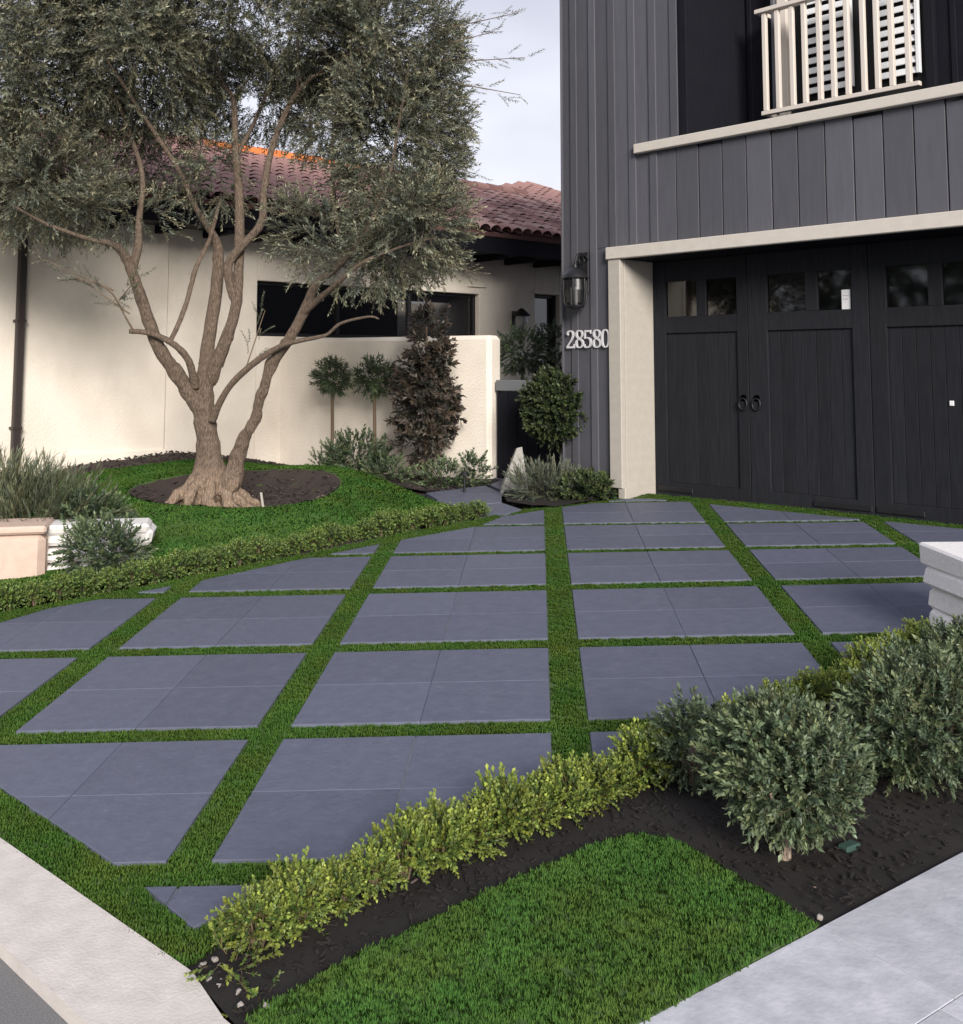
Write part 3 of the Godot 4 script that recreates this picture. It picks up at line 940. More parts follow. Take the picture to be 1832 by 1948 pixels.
func build_neighbour() -> void:
	var h := thing("neighbour_house", "cream stucco house with red barrel tile roof behind the low wall", "house")
	h.transform = Transform3D(SIDE, Vector3(1.24, 0, -17.0))
	var w: Material = M.stucco
	one_box("wall", Vector3(-14, 0.2, -0.3), Vector3(-6.63, 3.6, 0.03), w, h, 0.01)
	one_box("wall", Vector3(-6.629, 0.2, -0.3), Vector3(-5.44, 3.6, 0.0), w, h, 0.01)
	one_box("wall", Vector3(-5.439, 2.9, -0.3), Vector3(-1.741, 3.6, 0.0), w, h, 0.006)
	one_box("wall", Vector3(-5.439, 0.2, -0.3), Vector3(-1.741, 2.22, 0.0), w, h, 0.006)
	one_box("wall", Vector3(-1.74, 0.2, -0.3), Vector3(-0.58, 3.6, 0.0), w, h, 0.006)
	one_box("wall", Vector3(-0.579, 2.96, -0.3), Vector3(-0.031, 3.6, 0.0), w, h, 0.006)
	one_box("wall", Vector3(-0.579, 0.2, -0.3), Vector3(-0.031, 1.4, 0.0), w, h, 0.006)
	one_box("wall", Vector3(-0.03, 0.2, -0.3), Vector3(5, 3.6, 0.0), w, h, 0.006)
	one_box("plinth", Vector3(-8.2, 0.2, 0.031), Vector3(-6.62, 0.915, 0.06), w, h, 0.008)
	one_box("wall", Vector3(-14, 0.2, -9), Vector3(5, 3.4, -8.7), w, h, 0.01)
	one_box("wall", Vector3(-14, 0.2, -8.69), Vector3(-13.7, 3.6, -0.31), w, h, 0.01)
	one_box("wall", Vector3(4.7, 0.2, -8.69), Vector3(5, 3.6, -0.31), w, h, 0.01)
	# long dark window
	var win := part_node("window", h)
	one_box("frame", Vector3(-5.44, 2.855, -0.16), Vector3(-1.74, 2.899, -0.08), M.iron, win)
	one_box("frame", Vector3(-5.44, 2.221, -0.16), Vector3(-1.74, 2.265, -0.08), M.iron, win)
	for x in [-5.439, -4.2, -2.99, -1.785]:
		one_box("mullion", Vector3(x, 2.266, -0.16), Vector3(x + 0.044, 2.854, -0.08), M.iron, win)
	for k in 3:
		one_box("pane", Vector3(-5.39 + 1.22 * k, 2.266, -0.125), Vector3(-4.21 + 1.22 * k, 2.854, -0.118), M.glass, win, 0.001)
	one_box("back", Vector3(-5.6, 1.2, -2.3), Vector3(-1.5, 3.4, -2.2), M.black, win)
	one_box("back", Vector3(-5.6, 1.2, -2.19), Vector3(-1.5, 1.3, -0.31), M.black, win)
	one_box("hood", Vector3(-1.98, 3.0, 0.001), Vector3(-1.62, 3.02, 0.03), w, win)
	# narrow window near the corner of the dark house
	var sw := part_node("window", h)
	one_box("frame", Vector3(-0.579, 1.401, -0.18), Vector3(-0.53, 2.959, -0.08), M.iron, sw)
	one_box("frame", Vector3(-0.08, 1.401, -0.18), Vector3(-0.031, 2.959, -0.08), M.iron, sw)
	one_box("frame", Vector3(-0.53, 2.91, -0.18), Vector3(-0.08, 2.959, -0.08), M.iron, sw)
	one_box("pane", Vector3(-0.53, 1.401, -0.15), Vector3(-0.08, 2.91, -0.14), M.glass, sw, 0.001)
	one_box("curtain", Vector3(-0.53, 1.401, -0.26), Vector3(-0.08, 2.94, -0.2), plain(lin(0.10, 0.12, 0.115), 0.9), sw)
	one_box("head_trim", Vector3(-0.62, 2.961, 0.001), Vector3(0.0, 3.01, 0.03), w, sw)
	# eaves
	one_box("soffit", Vector3(-14.4, 3.45, -0.1), Vector3(5.3, 3.49, 0.62), M.iron, h)
	one_box("fascia", Vector3(-14.4, 3.42, 0.621), Vector3(5.3, 3.70, 0.66), M.dark, h)
	var rx := -9.3
	while rx < 3.0:
		one_box("rafter_tail", Vector3(rx, 3.36, 0.0), Vector3(rx + 0.08, 3.449, 0.60), M.dark, h)
		rx += 0.62
	# downpipe with brackets
	var pipe := part_node("downpipe", h)
	one_box("pipe", Vector3(-8.35, 0.8, 0.06), Vector3(-8.27, 3.44, 0.14), M.pipe, pipe, 0.012)
	for y in [1.2, 2.3, 3.2]:
		one_box("bracket", Vector3(-8.36, y, 0.031), Vector3(-8.26, y + 0.03, 0.147), M.pipe, pipe)
	# roof: deck, then tiles laid in courses
	var slope := 0.36
	var ang := atan(slope)
	var deck := Mesher.new()
	deck.box(Vector3(0, -0.035, -2.06), Vector3(19.8, 0.06, 4.14), 0.004, Transform3D(Basis(Vector3.RIGHT, ang), Vector3(-4.5, 3.72, 0.68)))
	put("roof_deck", deck.mesh(), M.tile[2], h)
	var back := Mesher.new()
	back.box(Vector3(0, -0.035, -2.6), Vector3(19.8, 0.06, 5.2), 0.004, Transform3D(Basis(Vector3.RIGHT, -0.33), Vector3(-4.5, 5.13, -3.2)))
	put("roof_deck", back.mesh(), M.tile[2], h)
	var kinds := [tile_mesh(0), tile_mesh(1), tile_mesh(2)]
	var spots := []
	for c in 12:
		for k in 73:
			var x := -9.9 + 0.205 * k
			spots.append([x, c])
	var field := Mesher.new()
	for sp in spots:
		var x: float = sp[0] + rng.randf_range(-0.006, 0.006)
		var along: float = 0.352 * sp[1]
		var at := Vector3(x, 3.728 + along * sin(ang) + rng.randf_range(0, 0.006), 0.74 - along * cos(ang))
		var b := Basis(Vector3.RIGHT, ang) * Basis(Vector3.UP, rng.randf_range(-0.03, 0.03))
		var kind: int = rng.randi() % 3
		if sp[0] > -2.35 and sp[0] < 2.6:
			var o := put("roof_tile", kinds[kind], M.tile[rng.randi() % 4], h)
			o.transform = Transform3D(b, at)
		else:
			add_mesh(field, kinds[kind], Transform3D(b, at))
	# the higher wing behind, its hip rising to the right
	for c in 9:
		for k in 16:
			var x := 1.95 + 0.205 * k
			var along := 0.352 * c
			var at := Vector3(x, 5.16 + along * sin(ang), -3.3 - along * cos(ang))
			if at.y > 5.27 + 0.24 * (x - 2.3): continue
			add_mesh(field, kinds[(c + k) % 3], Transform3D(Basis(Vector3.RIGHT, ang), at))
	tag(put("roof_tile_field", field.mesh(), M.tile[1], h), "", "", "", "stuff")
	var wing := Mesher.new()
	wing.poly([Vector3(2.1, 5.14, -3.28), Vector3(5.3, 5.14, -3.28), Vector3(5.3, 5.99, -5.6), Vector3(2.1, 5.23, -3.5)], Vector3(3, 4, -6))
	put("roof_deck", wing.mesh(), M.tile[2], h)
	# ridge caps; sunlight is painted onto the middle stretch
	var cap := Mesher.new()
	for k in 7:
		var a0 := PI * k / 7.0
		var a1 := PI * (k + 1) / 7.0
		var d0 := Vector3(0, sin(a0), cos(a0))
		var d1 := Vector3(0, sin(a1), cos(a1))
		cap.quad_n(d1 * 0.15, d0 * 0.15, d0 * 0.135 + Vector3(0.36, 0, 0), d1 * 0.135 + Vector3(0.36, 0, 0), d1, d0, d0, d1)
		cap.quad_n(d1 * 0.15, d1 * 0.13, d0 * 0.13, d0 * 0.15, Vector3.LEFT, Vector3.LEFT, Vector3.LEFT, Vector3.LEFT)
	var cm := cap.mesh()
	for k in 40:
		var x := -9.8 + 0.33 * k
		if x > 2.3: break
		var sunlit := x > -4.8 and x < -1.7
		var o := put("ridge_tile", cm, M.tile_sunlit if sunlit else M.tile[k % 2], h)
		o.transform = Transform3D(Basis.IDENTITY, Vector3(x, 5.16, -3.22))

func add_mesh(f: Mesher, m: ArrayMesh, xf: Transform3D) -> void:
	var a := m.surface_get_arrays(0)
	f.v.append_array(xf * (a[Mesh.ARRAY_VERTEX] as PackedVector3Array))
	f.n.append_array(Transform3D(xf.basis.orthonormalized(), Vector3.ZERO) * (a[Mesh.ARRAY_NORMAL] as PackedVector3Array))
	f.c.append_array(a[Mesh.ARRAY_COLOR])

# ---------------------------------------------------------------- garden walls, planter, pillar
func build_garden_walls() -> void:
	var a := Vector3(-2.56, 0, -13.58)
	var b := Vector3(0.075, 0, -11.96)
	var l := a.distance_to(b)
	var turn := -atan2(b.z - a.z, b.x - a.x)
	var w := thing("garden_wall", "low cream stucco garden wall with rounded top behind the small trees", "wall", Vector3(a.x, 0.3, a.z), turn)
	one_box("wall", Vector3(0, 0, -0.26), Vector3(l + 0.02, 1.89, 0.0), M.stucco, w, 0.045)
	# dark gate between the low wall and the dark house
	var ga := Vector3(0.17, 0, -12.0)
	var gb := Vector3(0.92, 0, -11.3)
	var gl := ga.distance_to(gb)
	var gt := thing("garden_gate", "dark board gate with pale grey top rail between low wall and dark house", "gate", Vector3(ga.x, 0.6, ga.z), -atan2(gb.z - ga.z, gb.x - ga.x))
	for k in 7:
		one_box("board", Vector3(gl * k / 7.0 + 0.003, 0.04, -0.03), Vector3(gl * (k + 1) / 7.0 - 0.003, 0.98, 0.0), M.dark, gt)
	one_box("rail", Vector3(0, 0.985, -0.05), Vector3(gl, 1.10, 0.02), plain(lin(0.16, 0.17, 0.18), 0.8), gt)
	# pink stucco planter end, far left
	var p := thing("planter_wall", "low pink stucco wall end with rounded corners at the left edge", "wall", Vector3(-3.34, 0.15, -8.45), 0.25)
	var s := Mesher.new()
	s.span(Vector3(-1.4, 0, -0.34), Vector3(0.03, 0.44, 0.14), 0.05)
	put("wall", s.mesh(), M.pink, p)
	one_box("cap", Vector3(-1.4, 0.441, -0.36), Vector3(0.04, 0.50, 0.16), M.pink, p, 0.028)
	# white stacked stones behind it
	var q := thing("stone_wall", "short wall of stacked white stones beside the pink planter", "wall", Vector3(-2.98, 0.2, -8.62), 0.2)
	var rr := RandomNumberGenerator.new()
	rr.seed = 8
	for c in [[0.0, 0.13, -0.42, 0.30], [0.135, 0.115, -0.42, 0.33], [0.255, 0.12, -0.42, 0.41]]:
		var x: float = c[2]
		while x < c[3] - 0.05:
			var wd := minf(rr.randf_range(0.2, 0.36), c[3] - x)
			if c[3] - x - wd < 0.1: wd = c[3] - x
			var st := Mesher.new()
			st.box(Vector3(x + wd * 0.5, c[0] + c[1] * 0.5, -0.1), Vector3(wd - 0.006, c[1], 0.32), 0.028, Transform3D.IDENTITY, 0.014, rr)
			put("stone", st.mesh(), M.stone, q)
			x += wd
	var cs := Mesher.new()
	cs.box(Vector3(-0.05, 0.385, -0.1), Vector3(0.86, 0.07, 0.38), 0.025, Transform3D.IDENTITY, 0.012, rr)
	put("cap_stone", cs.mesh(), M.stone, q)
	# white pillar, right edge
	var r := thing("stone_pillar", "white stacked stone pillar with overhanging cap at the right edge", "pillar", Vector3(2.64, 0.10, -5.72), 0.06)
	var y := 0.0
	for c in 6:
		var hh := 0.115
		var n := 2
		var cut := rr.randf_range(-0.1, 0.1)
		for k in n:
			var st := Mesher.new()
			var x0: float = -0.25 + rr.randf_range(-0.02, 0.02) if k == 0 else cut + 0.003
			var x1: float = cut - 0.003 if k == 0 else 0.25 + rr.randf_range(-0.02, 0.02)
			st.box(Vector3((x0 + x1) * 0.5, y + hh * 0.5, 0), Vector3(x1 - x0, hh - 0.006, 0.48 + rr.randf_range(-0.02, 0.03)), 0.02, Transform3D.IDENTITY, 0.01, rr)
			put("stone", st.mesh(), M.stone, r)
		y += hh
	var ct := Mesher.new()
	ct.box(Vector3(0, y + 0.05, 0), Vector3(0.53, 0.105, 0.53), 0.012, Transform3D.IDENTITY, 0.01, rr)
	put("cap_stone", ct.mesh(), M.stone, r)

# ---------------------------------------------------------------- the olive tree
func build_olive() -> void:
	var t := thing("olive_tree", "big multi-stemmed olive tree on the raised lawn", "tree")
	var limbs := [
		["trunk", [Vector4(-2.48,0.74,-10.00,0.242), Vector4(-2.47,0.90,-10.00,0.193), Vector4(-2.48,1.12,-10.00,0.135), Vector4(-2.52,1.35,-10.00,0.116), Vector4(-2.54,1.59,-10.02,0.116), Vector4(-2.53,1.76,-10.05,0.102)]],
		["left", [Vector4(-2.56,1.47,-9.98,0.096), Vector4(-2.66,1.62,-9.92,0.086), Vector4(-2.75,1.78,-9.85,0.081), Vector4(-2.87,1.99,-9.75,0.075), Vector4(-2.97,2.26,-9.70,0.070), Vector4(-3.06,2.55,-9.65,0.065), Vector4(-3.15,2.80,-9.60,0.056), Vector4(-3.24,2.91,-9.50,0.037), Vector4(-3.40,2.94,-9.35,0.027), Vector4(-3.54,2.99,-9.20,0.022), Vector4(-3.69,3.05,-9.10,0.018), Vector4(-3.93,3.19,-9.00,0.013)]],
		["left_up", [Vector4(-3.11,2.67,-9.62,0.056), Vector4(-3.08,2.91,-9.70,0.047), Vector4(-3.11,3.16,-9.80,0.038), Vector4(-3.12,3.57,-9.90,0.029), Vector4(-3.27,3.98,-10.00,0.024), Vector4(-3.48,4.48,-10.00,0.014)]],
		["mid", [Vector4(-2.53,1.76,-10.05,0.097), Vector4(-2.54,1.98,-10.10,0.083), Vector4(-2.50,2.47,-10.20,0.074), Vector4(-2.49,2.87,-10.25,0.069), Vector4(-2.52,3.06,-10.20,0.049), Vector4(-2.66,3.31,-10.05,0.034), Vector4(-2.81,3.68,-9.90,0.029), Vector4(-3.09,4.14,-9.70,0.023), Vector4(-3.25,4.41,-9.60,0.019), Vector4(-3.54,4.84,-9.50,0.014)]],
		["mid_r", [Vector4(-2.48,1.73,-10.00,0.087), Vector4(-2.32,2.12,-9.95,0.072), Vector4(-2.24,2.44,-9.95,0.062), Vector4(-2.24,2.90,-10.00,0.058), Vector4(-2.27,3.39,-10.10,0.054), Vector4(-2.34,3.89,-10.20,0.044), Vector4(-2.37,4.37,-10.20,0.034), Vector4(-2.49,4.57,-10.20,0.025), Vector4(-2.61,5.05,-10.20,0.015)]],
		["up_right", [Vector4(-2.25,2.42,-9.95,0.045), Vector4(-2.29,2.55,-9.93,0.053), Vector4(-2.31,2.77,-9.90,0.053), Vector4(-2.18,2.96,-9.90,0.048), Vector4(-2.03,3.16,-9.95,0.048), Vector4(-2.02,3.47,-10.00,0.043), Vector4(-1.98,3.87,-10.10,0.039), Vector4(-1.85,4.23,-10.10,0.034), Vector4(-1.71,4.47,-10.10,0.029), Vector4(-1.47,4.63,-10.00,0.019), Vector4(-1.25,4.73,-9.90,0.014), Vector4(-0.85,4.92,-9.80,0.009)]],
		["twig_up", [Vector4(-1.74,4.43,-10.10,0.020), Vector4(-1.76,4.69,-10.20,0.015), Vector4(-1.75,5.05,-10.20,0.015), Vector4(-1.65,5.57,-10.20,0.010)]],
		["thin", [Vector4(-2.78,2.05,-9.70,0.028), Vector4(-2.73,2.18,-9.75,0.028), Vector4(-2.67,2.43,-9.85,0.029), Vector4(-2.62,2.75,-9.95,0.029), Vector4(-2.54,3.03,-10.10,0.024), Vector4(-2.47,3.42,-10.20,0.020)]],
		["stub", [Vector4(-2.59,1.66,-9.90,0.048), Vector4(-2.62,1.89,-9.78,0.043), Vector4(-2.72,2.03,-9.68,0.037), Vector4(-2.90,2.13,-9.60,0.032), Vector4(-3.07,2.15,-9.50,0.028)]],
		["stub_twig", [Vector4(-3.03,2.14,-9.52,0.014), Vector4(-3.10,2.26,-9.50,0.011), Vector4(-3.21,2.47,-9.45,0.009), Vector4(-3.35,2.56,-9.40,0.007), Vector4(-3.52,2.60,-9.35,0.005)]],
		["right", [Vector4(-2.25,0.82,-9.90,0.124), Vector4(-2.19,1.03,-9.88,0.095), Vector4(-2.12,1.22,-9.85,0.067), Vector4(-2.01,1.42,-9.80,0.062), Vector4(-1.96,1.60,-9.75,0.061), Vector4(-1.87,1.85,-9.70,0.061), Vector4(-1.70,2.08,-9.62,0.060), Vector4(-1.55,2.34,-9.55,0.060), Vector4(-1.45,2.55,-9.50,0.050), Vector4(-1.21,2.75,-9.40,0.041), Vector4(-0.98,3.05,-9.35,0.032), Vector4(-0.81,3.48,-9.40,0.023), Vector4(-0.73,4.01,-9.50,0.018), Vector4(-0.64,4.62,-9.60,0.014)]],
		["right_fork", [Vector4(-1.59,2.29,-9.57,0.042), Vector4(-1.39,2.44,-9.40,0.036), Vector4(-1.24,2.54,-9.25,0.027), Vector4(-1.00,2.71,-9.10,0.022), Vector4(-0.68,2.83,-9.00,0.013), Vector4(-0.37,2.91,-8.95,0.009)]],
		["lowright", [Vector4(-2.43,1.36,-9.90,0.048), Vector4(-2.30,1.60,-9.80,0.038), Vector4(-2.13,1.78,-9.70,0.037), Vector4(-1.89,1.95,-9.60,0.037), Vector4(-1.69,2.04,-9.50,0.028), Vector4(-1.42,2.09,-9.35,0.023), Vector4(-1.31,2.12,-9.30,0.018), Vector4(-1.19,2.21,-9.25,0.018), Vector4(-0.95,2.26,-9.15,0.013), Vector4(-0.86,2.24,-9.10,0.009)]],
		["roofbr", [Vector4(-2.34,3.82,-10.20,0.030), Vector4(-2.25,4.19,-10.50,0.025), Vector4(-2.11,4.75,-10.80,0.021), Vector4(-1.94,5.30,-11.00,0.016)]],
		["rr", [Vector4(-1.21,2.75,-9.40,0.027), Vector4(-1.31,3.24,-9.70,0.023), Vector4(-1.38,3.76,-9.90,0.019), Vector4(-1.36,4.28,-10.00,0.014)]],
	]
	var caps := []
	var top := 1.95
	for l in limbs:
		var p: Array = l[1]
		if p[0].w < 0.055: continue
		for i in p.size() - 1:
			if p[i].y < top: caps.append([p[i] * Vector4(1, 1, 1, 0.76), p[i + 1] * Vector4(1, 1, 1, 0.76)])
	# gnarled foot: roots that spread over the mulch
	var rr := RandomNumberGenerator.new()
	rr.seed = 77
	for k in 11:
		var a := TAU * k / 11.0 + rr.randf_range(-0.15, 0.15)
		var reach := rr.randf_range(0.34, 0.50)
		var foot := Vector2(-2.42 + reach * cos(a) * 1.05, -9.97 + reach * sin(a) * 0.8)
		var mid := Vector2(-2.44 + reach * 0.6 * cos(a + 0.25), -9.97 + reach * 0.55 * sin(a + 0.25))
		var g := ground_y(foot.x, foot.y)
		var h := rr.randf_range(0.0, 0.06)
		caps.append([Vector4(-2.45 + 0.08 * cos(a), 0.92, -9.97 + 0.06 * sin(a), 0.045), Vector4(mid.x, g + 0.075 + h, mid.y, 0.047)])
		caps.append([Vector4(mid.x, g + 0.075 + h, mid.y, 0.047), Vector4(foot.x, g - 0.005, foot.y, 0.034)])
		caps.append([Vector4(mid.x, g - 0.02, mid.y, 0.035), Vector4(-2.45, g - 0.0, -9.97, 0.09)])
	var f := FastNoiseLite.new()
	f.seed = 21
	f.frequency = 0.09
	var trunk := blend_field(caps, Vector3(-3.1, 0.5, -10.55), Vector3(-1.75, top + 0.25, -9.4), 0.019, f, 0.028)
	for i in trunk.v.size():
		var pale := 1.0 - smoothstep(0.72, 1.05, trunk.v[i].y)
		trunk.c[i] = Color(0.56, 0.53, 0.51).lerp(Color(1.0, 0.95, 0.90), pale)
	put("trunk", trunk.mesh(), M.bark, t)
	for l in limbs:
		var p := smooth_path(l[1], 5)
		if p[p.size() - 1].y < top and l[1][0].w >= 0.055: continue
		var q := []
		for e in p:
			if e.y > top - 0.12 or l[1][0].w < 0.055: q.append(e * Vector4(1, 1, 1, 0.78))
		if q.size() < 3: continue
		var s := Mesher.new()
		s.col = Color(0.56, 0.53, 0.51)
		s.tube(q, 9, 0.08, rr)
		put("limb", s.mesh(), M.bark, t)
	# foliage in clumps that leave gaps
	var temps := []
	for k in 6:
		var old := Color(0.054, 0.065, 0.042)
		var young := Color(0.215, 0.218, 0.148)
		temps.append(sprig(rr, 12, 0.21, Vector2(0.039, 0.0115), 0.95, old, young, Color(0.14, 0.11, 0.08), 0.08, 0.3, 0.2, 0.45))
	var gaps := FastNoiseLite.new()
	gaps.seed = 9
	gaps.frequency = 0.016
	gaps.fractal_octaves = 3
	var crown := Mesher.new()
	var lobes := [
		[Vector3(-4.15,4.60,-9.70), Vector3(0.89,0.89,1.10), 1.00],
		[Vector3(-3.89,3.45,-9.40), Vector3(0.64,0.48,0.80), 0.90],
		[Vector3(-3.26,4.80,-9.90), Vector3(1.00,0.77,1.30), 1.00],
		[Vector3(-2.18,5.17,-10.10), Vector3(1.12,0.63,1.40), 1.00],
		[Vector3(-1.05,4.82,-9.80), Vector3(0.83,0.71,1.20), 1.00],
		[Vector3(-0.81,3.87,-9.60), Vector3(0.58,0.74,1.00), 1.00],
		[Vector3(-0.65,3.06,-9.20), Vector3(0.49,0.42,0.80), 0.90],
		[Vector3(-1.03,2.74,-9.00), Vector3(0.57,0.27,0.55), 0.60],
		[Vector3(-3.20,4.16,-10.60), Vector3(0.77,0.49,0.70), 0.50],
		[Vector3(-2.21,4.61,-10.80), Vector3(0.63,0.39,0.60), 0.80],
		[Vector3(-1.43,4.18,-10.20), Vector3(0.44,0.34,0.70), 0.60],
		[Vector3(-2.50,3.61,-9.90), Vector3(0.29,0.36,0.50), 0.40],
		[Vector3(-1.75,6.18,-9.80), Vector3(2.04,0.80,1.50), 0.50],
		[Vector3(-3.82,5.89,-9.60), Vector3(1.53,0.79,1.40), 0.50],
		[Vector3(-3.26,3.22,-9.40), Vector3(0.50,0.27,0.60), 0.35],
		[Vector3(-1.43,3.05,-9.30), Vector3(0.49,0.25,0.60), 0.50],
		[Vector3(-0.38,4.18,-9.60), Vector3(0.23,0.79,0.60), 0.50],
		[Vector3(-5.12,4.16,-9.50), Vector3(1.01,1.19,1.40), 0.50],
	]
	var wood := []
	for l in limbs:
		for e in smooth_path(l[1], 3):
			if e.w > 0.013 and e.y > 2.4: wood.append(Vector3(e.x, e.y, e.z + 0.1))
	var clear := func(p: Vector3) -> bool:
		for w in wood:
			if absf(p.x - w.x) < 0.17 and absf(p.y - w.y) < 0.17 and p.z > w.z - 0.15 and p.z < w.z + 1.3: return rr.randf() < 0.22
		return true
	for l in lobes:
		var vol: float = l[1].x * l[1].y * l[1].z
		fill(crown, temps, l[0] - Vector3(0, 0, 0.15), l[1], int(3200.0 * l[2] * pow(vol, 0.72)), rr, -0.1, 0.15, 0.8, gaps, -0.09, clear)
	# loose sprays that reach out over the sky
	for w in [[Vector3(-0.45, 4.86, -9.6), Vector3(0.33, 5.0, -9.5)], [Vector3(-0.45, 4.57, -9.6), Vector3(0.39, 4.59, -9.5)], [Vector3(-0.45, 4.42, -9.6), Vector3(0.35, 4.25, -9.5)], [Vector3(-0.45, 4.33, -9.6), Vector3(-0.07, 3.97, -9.5)], [Vector3(-0.45, 4.71, -9.6), Vector3(0.12, 4.83, -9.5)], [Vector3(-0.5, 3.68, -9.5), Vector3(-0.05, 3.52, -9.4)], [Vector3(-0.45, 2.75, -9.1), Vector3(-0.03, 2.61, -9.0)], [Vector3(-3.07, 2.3, -9.5), Vector3(-3.5, 2.62, -9.35)], [Vector3(-3.15, 2.42, -9.45), Vector3(-2.95, 2.6, -9.3)], [Vector3(-3.2, 2.5, -9.45), Vector3(-3.75, 2.75, -9.3)], [Vector3(-2.1, 1.8, -9.7), Vector3(-1.95, 2.35, -9.8)]]:
		for k in 12:
			var u := (k + rr.randf()) / 12.0
			var at: Vector3 = w[0].lerp(w[1], u) + rand_dir(rr) * 0.05
			var d: Vector3 = (w[1] - w[0]).normalized() + rand_dir(rr) * 0.6
			sow(crown, temps[rr.randi() % 6], aim(d, at, rr.randf_range(0.5, 0.85), rr.randf_range(0, TAU)), rr.randi())
		var tw := Mesher.new()
		tw.tube([Vector4(w[0].x, w[0].y, w[0].z, 0.007), Vector4(w[1].x, w[1].y, w[1].z, 0.003)], 5)
		put("twig", tw.mesh(), M.stem, t)
	tag(put("crown", crown.mesh(), M.olive_leaf, t), "", "", "", "stuff")

# ---------------------------------------------------------------- shrubs and hedges
func plant(called: String, label: String, category: String, at: Vector3, group := "") -> Node3D:
	return thing(called, label, category, at, 0.0, group)

func build_plants() -> void:
	var rr := RandomNumberGenerator.new()
	rr.seed = 404
	# --- hedge plants: a few built, the rest copied
	var ht := []
	for k in 5:
		ht.append(sprig(rr, 6, 0.08, Vector2(0.0185, 0.0115), 0.85, Color(0.045, 0.084, 0.018), Color(0.29, 0.33, 0.060), Color(0.12, 0.09, 0.04), 0.15, 0.25, 0.3, 0.55, 0.62))
	var hedge_mesh := []
	var stem_mesh := []
	var hd := []
	for k in 5:
		hd.append(sprig(rr, 6, 0.085, Vector2(0.0215, 0.0125), 0.85, Color(0.030, 0.060, 0.014), Color(0.130, 0.185, 0.042), Color(0.12, 0.09, 0.05), 0.15, 0.25, 0.3, 0.55))
	for k in 8:
		var f := Mesher.new()
		var st := Mesher.new()
		fill(f, ht if k < 4 else hd, Vector3(0, 0.085, 0), Vector3(0.064, 0.052, 0.064), 190, rr, 0.6, 0.15, 0.6)
		for q in 7:
			var d := Vector3(rr.randf_range(-0.045, 0.045), rr.randf_range(0.08, 0.13), rr.randf_range(-0.045, 0.045))
			st.tube([Vector4(d.x * 0.15, -0.02, d.z * 0.15, 0.006), Vector4(d.x * 0.6, d.y * 0.5, d.z * 0.6, 0.005), Vector4(d.x, d.y, d.z, 0.003)], 5)
		hedge_mesh.append(f.mesh())
		stem_mesh.append(st.mesh())
	var line := func(pts: Array, gap: float) -> Array:
		var out := []
		var carry := 0.0
		for i in pts.size() - 1:
			var a: Vector2 = pts[i]
			var b: Vector2 = pts[i + 1]
			var l := a.distance_to(b)
			while carry < l:
				out.append(a.lerp(b, carry / l))
				carry += gap
			carry -= l
		return out
	var rows := [
		[[Vector2(-0.655, -3.36), Vector2(-0.44, -3.53), Vector2(-0.24, -3.71), Vector2(0.06, -3.92), Vector2(0.35, -4.12), Vector2(0.62, -4.32), Vector2(0.90, -4.55)], 0.132, 0.95, "near"],
		[[Vector2(1.06, -4.64), Vector2(1.40, -4.96), Vector2(1.80, -5.27), Vector2(2.25, -5.68)], 0.14, 0.78, "far"],
		[[Vector2(-3.55, -7.16), Vector2(-3.0, -7.62), Vector2(-2.45, -7.98), Vector2(-2.05, -8.3), Vector2(-1.36, -8.86), Vector2(-0.74, -9.41), Vector2(-0.13, -9.84), Vector2(0.08, -9.95)], 0.165, 0.84, "left"]]
	for r in rows:
		var spots: Array = line.call(r[0], r[1])
		var proto := []
		var dark := 4 if r[3] == "left" else 0
		for i in spots.size():
			var p: Vector2 = spots[i]
			var o: Node3D
			if i < 4:
				o = Node3D.new()
				o.name = numbered("hedge_plant", self)
				add_child(o, true)
				put("stem", stem_mesh[i + dark], M.stem, o)
				put("foliage", hedge_mesh[i + dark], M.hedge_leaf, o)
				proto.append(o)
			else:
				o = proto[i % 4].duplicate()
				o.name = numbered("hedge_plant", self)
				add_child(o, true)
			o.position = onto(p.x, p.y, -0.005)
			o.rotation.y = rr.randf_range(0, TAU)
			o.scale = Vector3.ONE * r[2] * rr.randf_range(0.8, 1.14) * Vector3(1, rr.randf_range(0.85, 1.12), 1)
			var label: String
			var group: String
			if r[3] == "near":
				group = "hedge plants in the near row beside the mulch bed"
				label = "yellow-green hedge plant in the near row beside the mulch bed"
				if i == 0: label = "first yellow-green hedge plant of the near row, beside the kerb"
			elif r[3] == "far":
				group = "hedge plants behind the round shrubs"
				label = "yellow-green hedge plant in the row between the grey-green shrubs and the slabs"
			else:
				group = "hedge plants along the raised lawn"
				label = "green hedge plant in the far row between the raised lawn and the driveway"
				if i == spots.size() - 1: label = "last green hedge plant of the far row, where the stone path starts"
			var nth: String = ORDINALS[i] if i < ORDINALS.size() else "further"
			if r[3] == "near" and i > 0: label = "yellow-green hedge plant, %s from the kerb in the near row" % nth
			elif r[3] == "far": label = "yellow-green hedge plant, %s of the row behind the grey-green shrubs" % nth
			elif r[3] == "left" and i < spots.size() - 1: label = "green hedge plant, %s from the left in the row below the raised lawn" % nth
			tag(o, label, "hedge plant", group)
	# a small pale plant and pale pebbles where the kerb meets the bed
	var tiny := plant("young_plant", "small pale yellow plant lying low at the kerb end of the bed", "plant", onto(-0.70, -3.22))
	var tf := Mesher.new()
	fill(tf, ht, Vector3(0, 0.05, 0), Vector3(0.07, 0.05, 0.07), 16, rr, 0.6, 0.2, 0.6)
	put("foliage", tf.mesh(), M.hedge_leaf, tiny)
	var tiny2 := plant("young_plant", "small withered plant at the lawn corner beside the kerb", "plant", onto(-0.61, -3.08))
	var tf2 := Mesher.new()
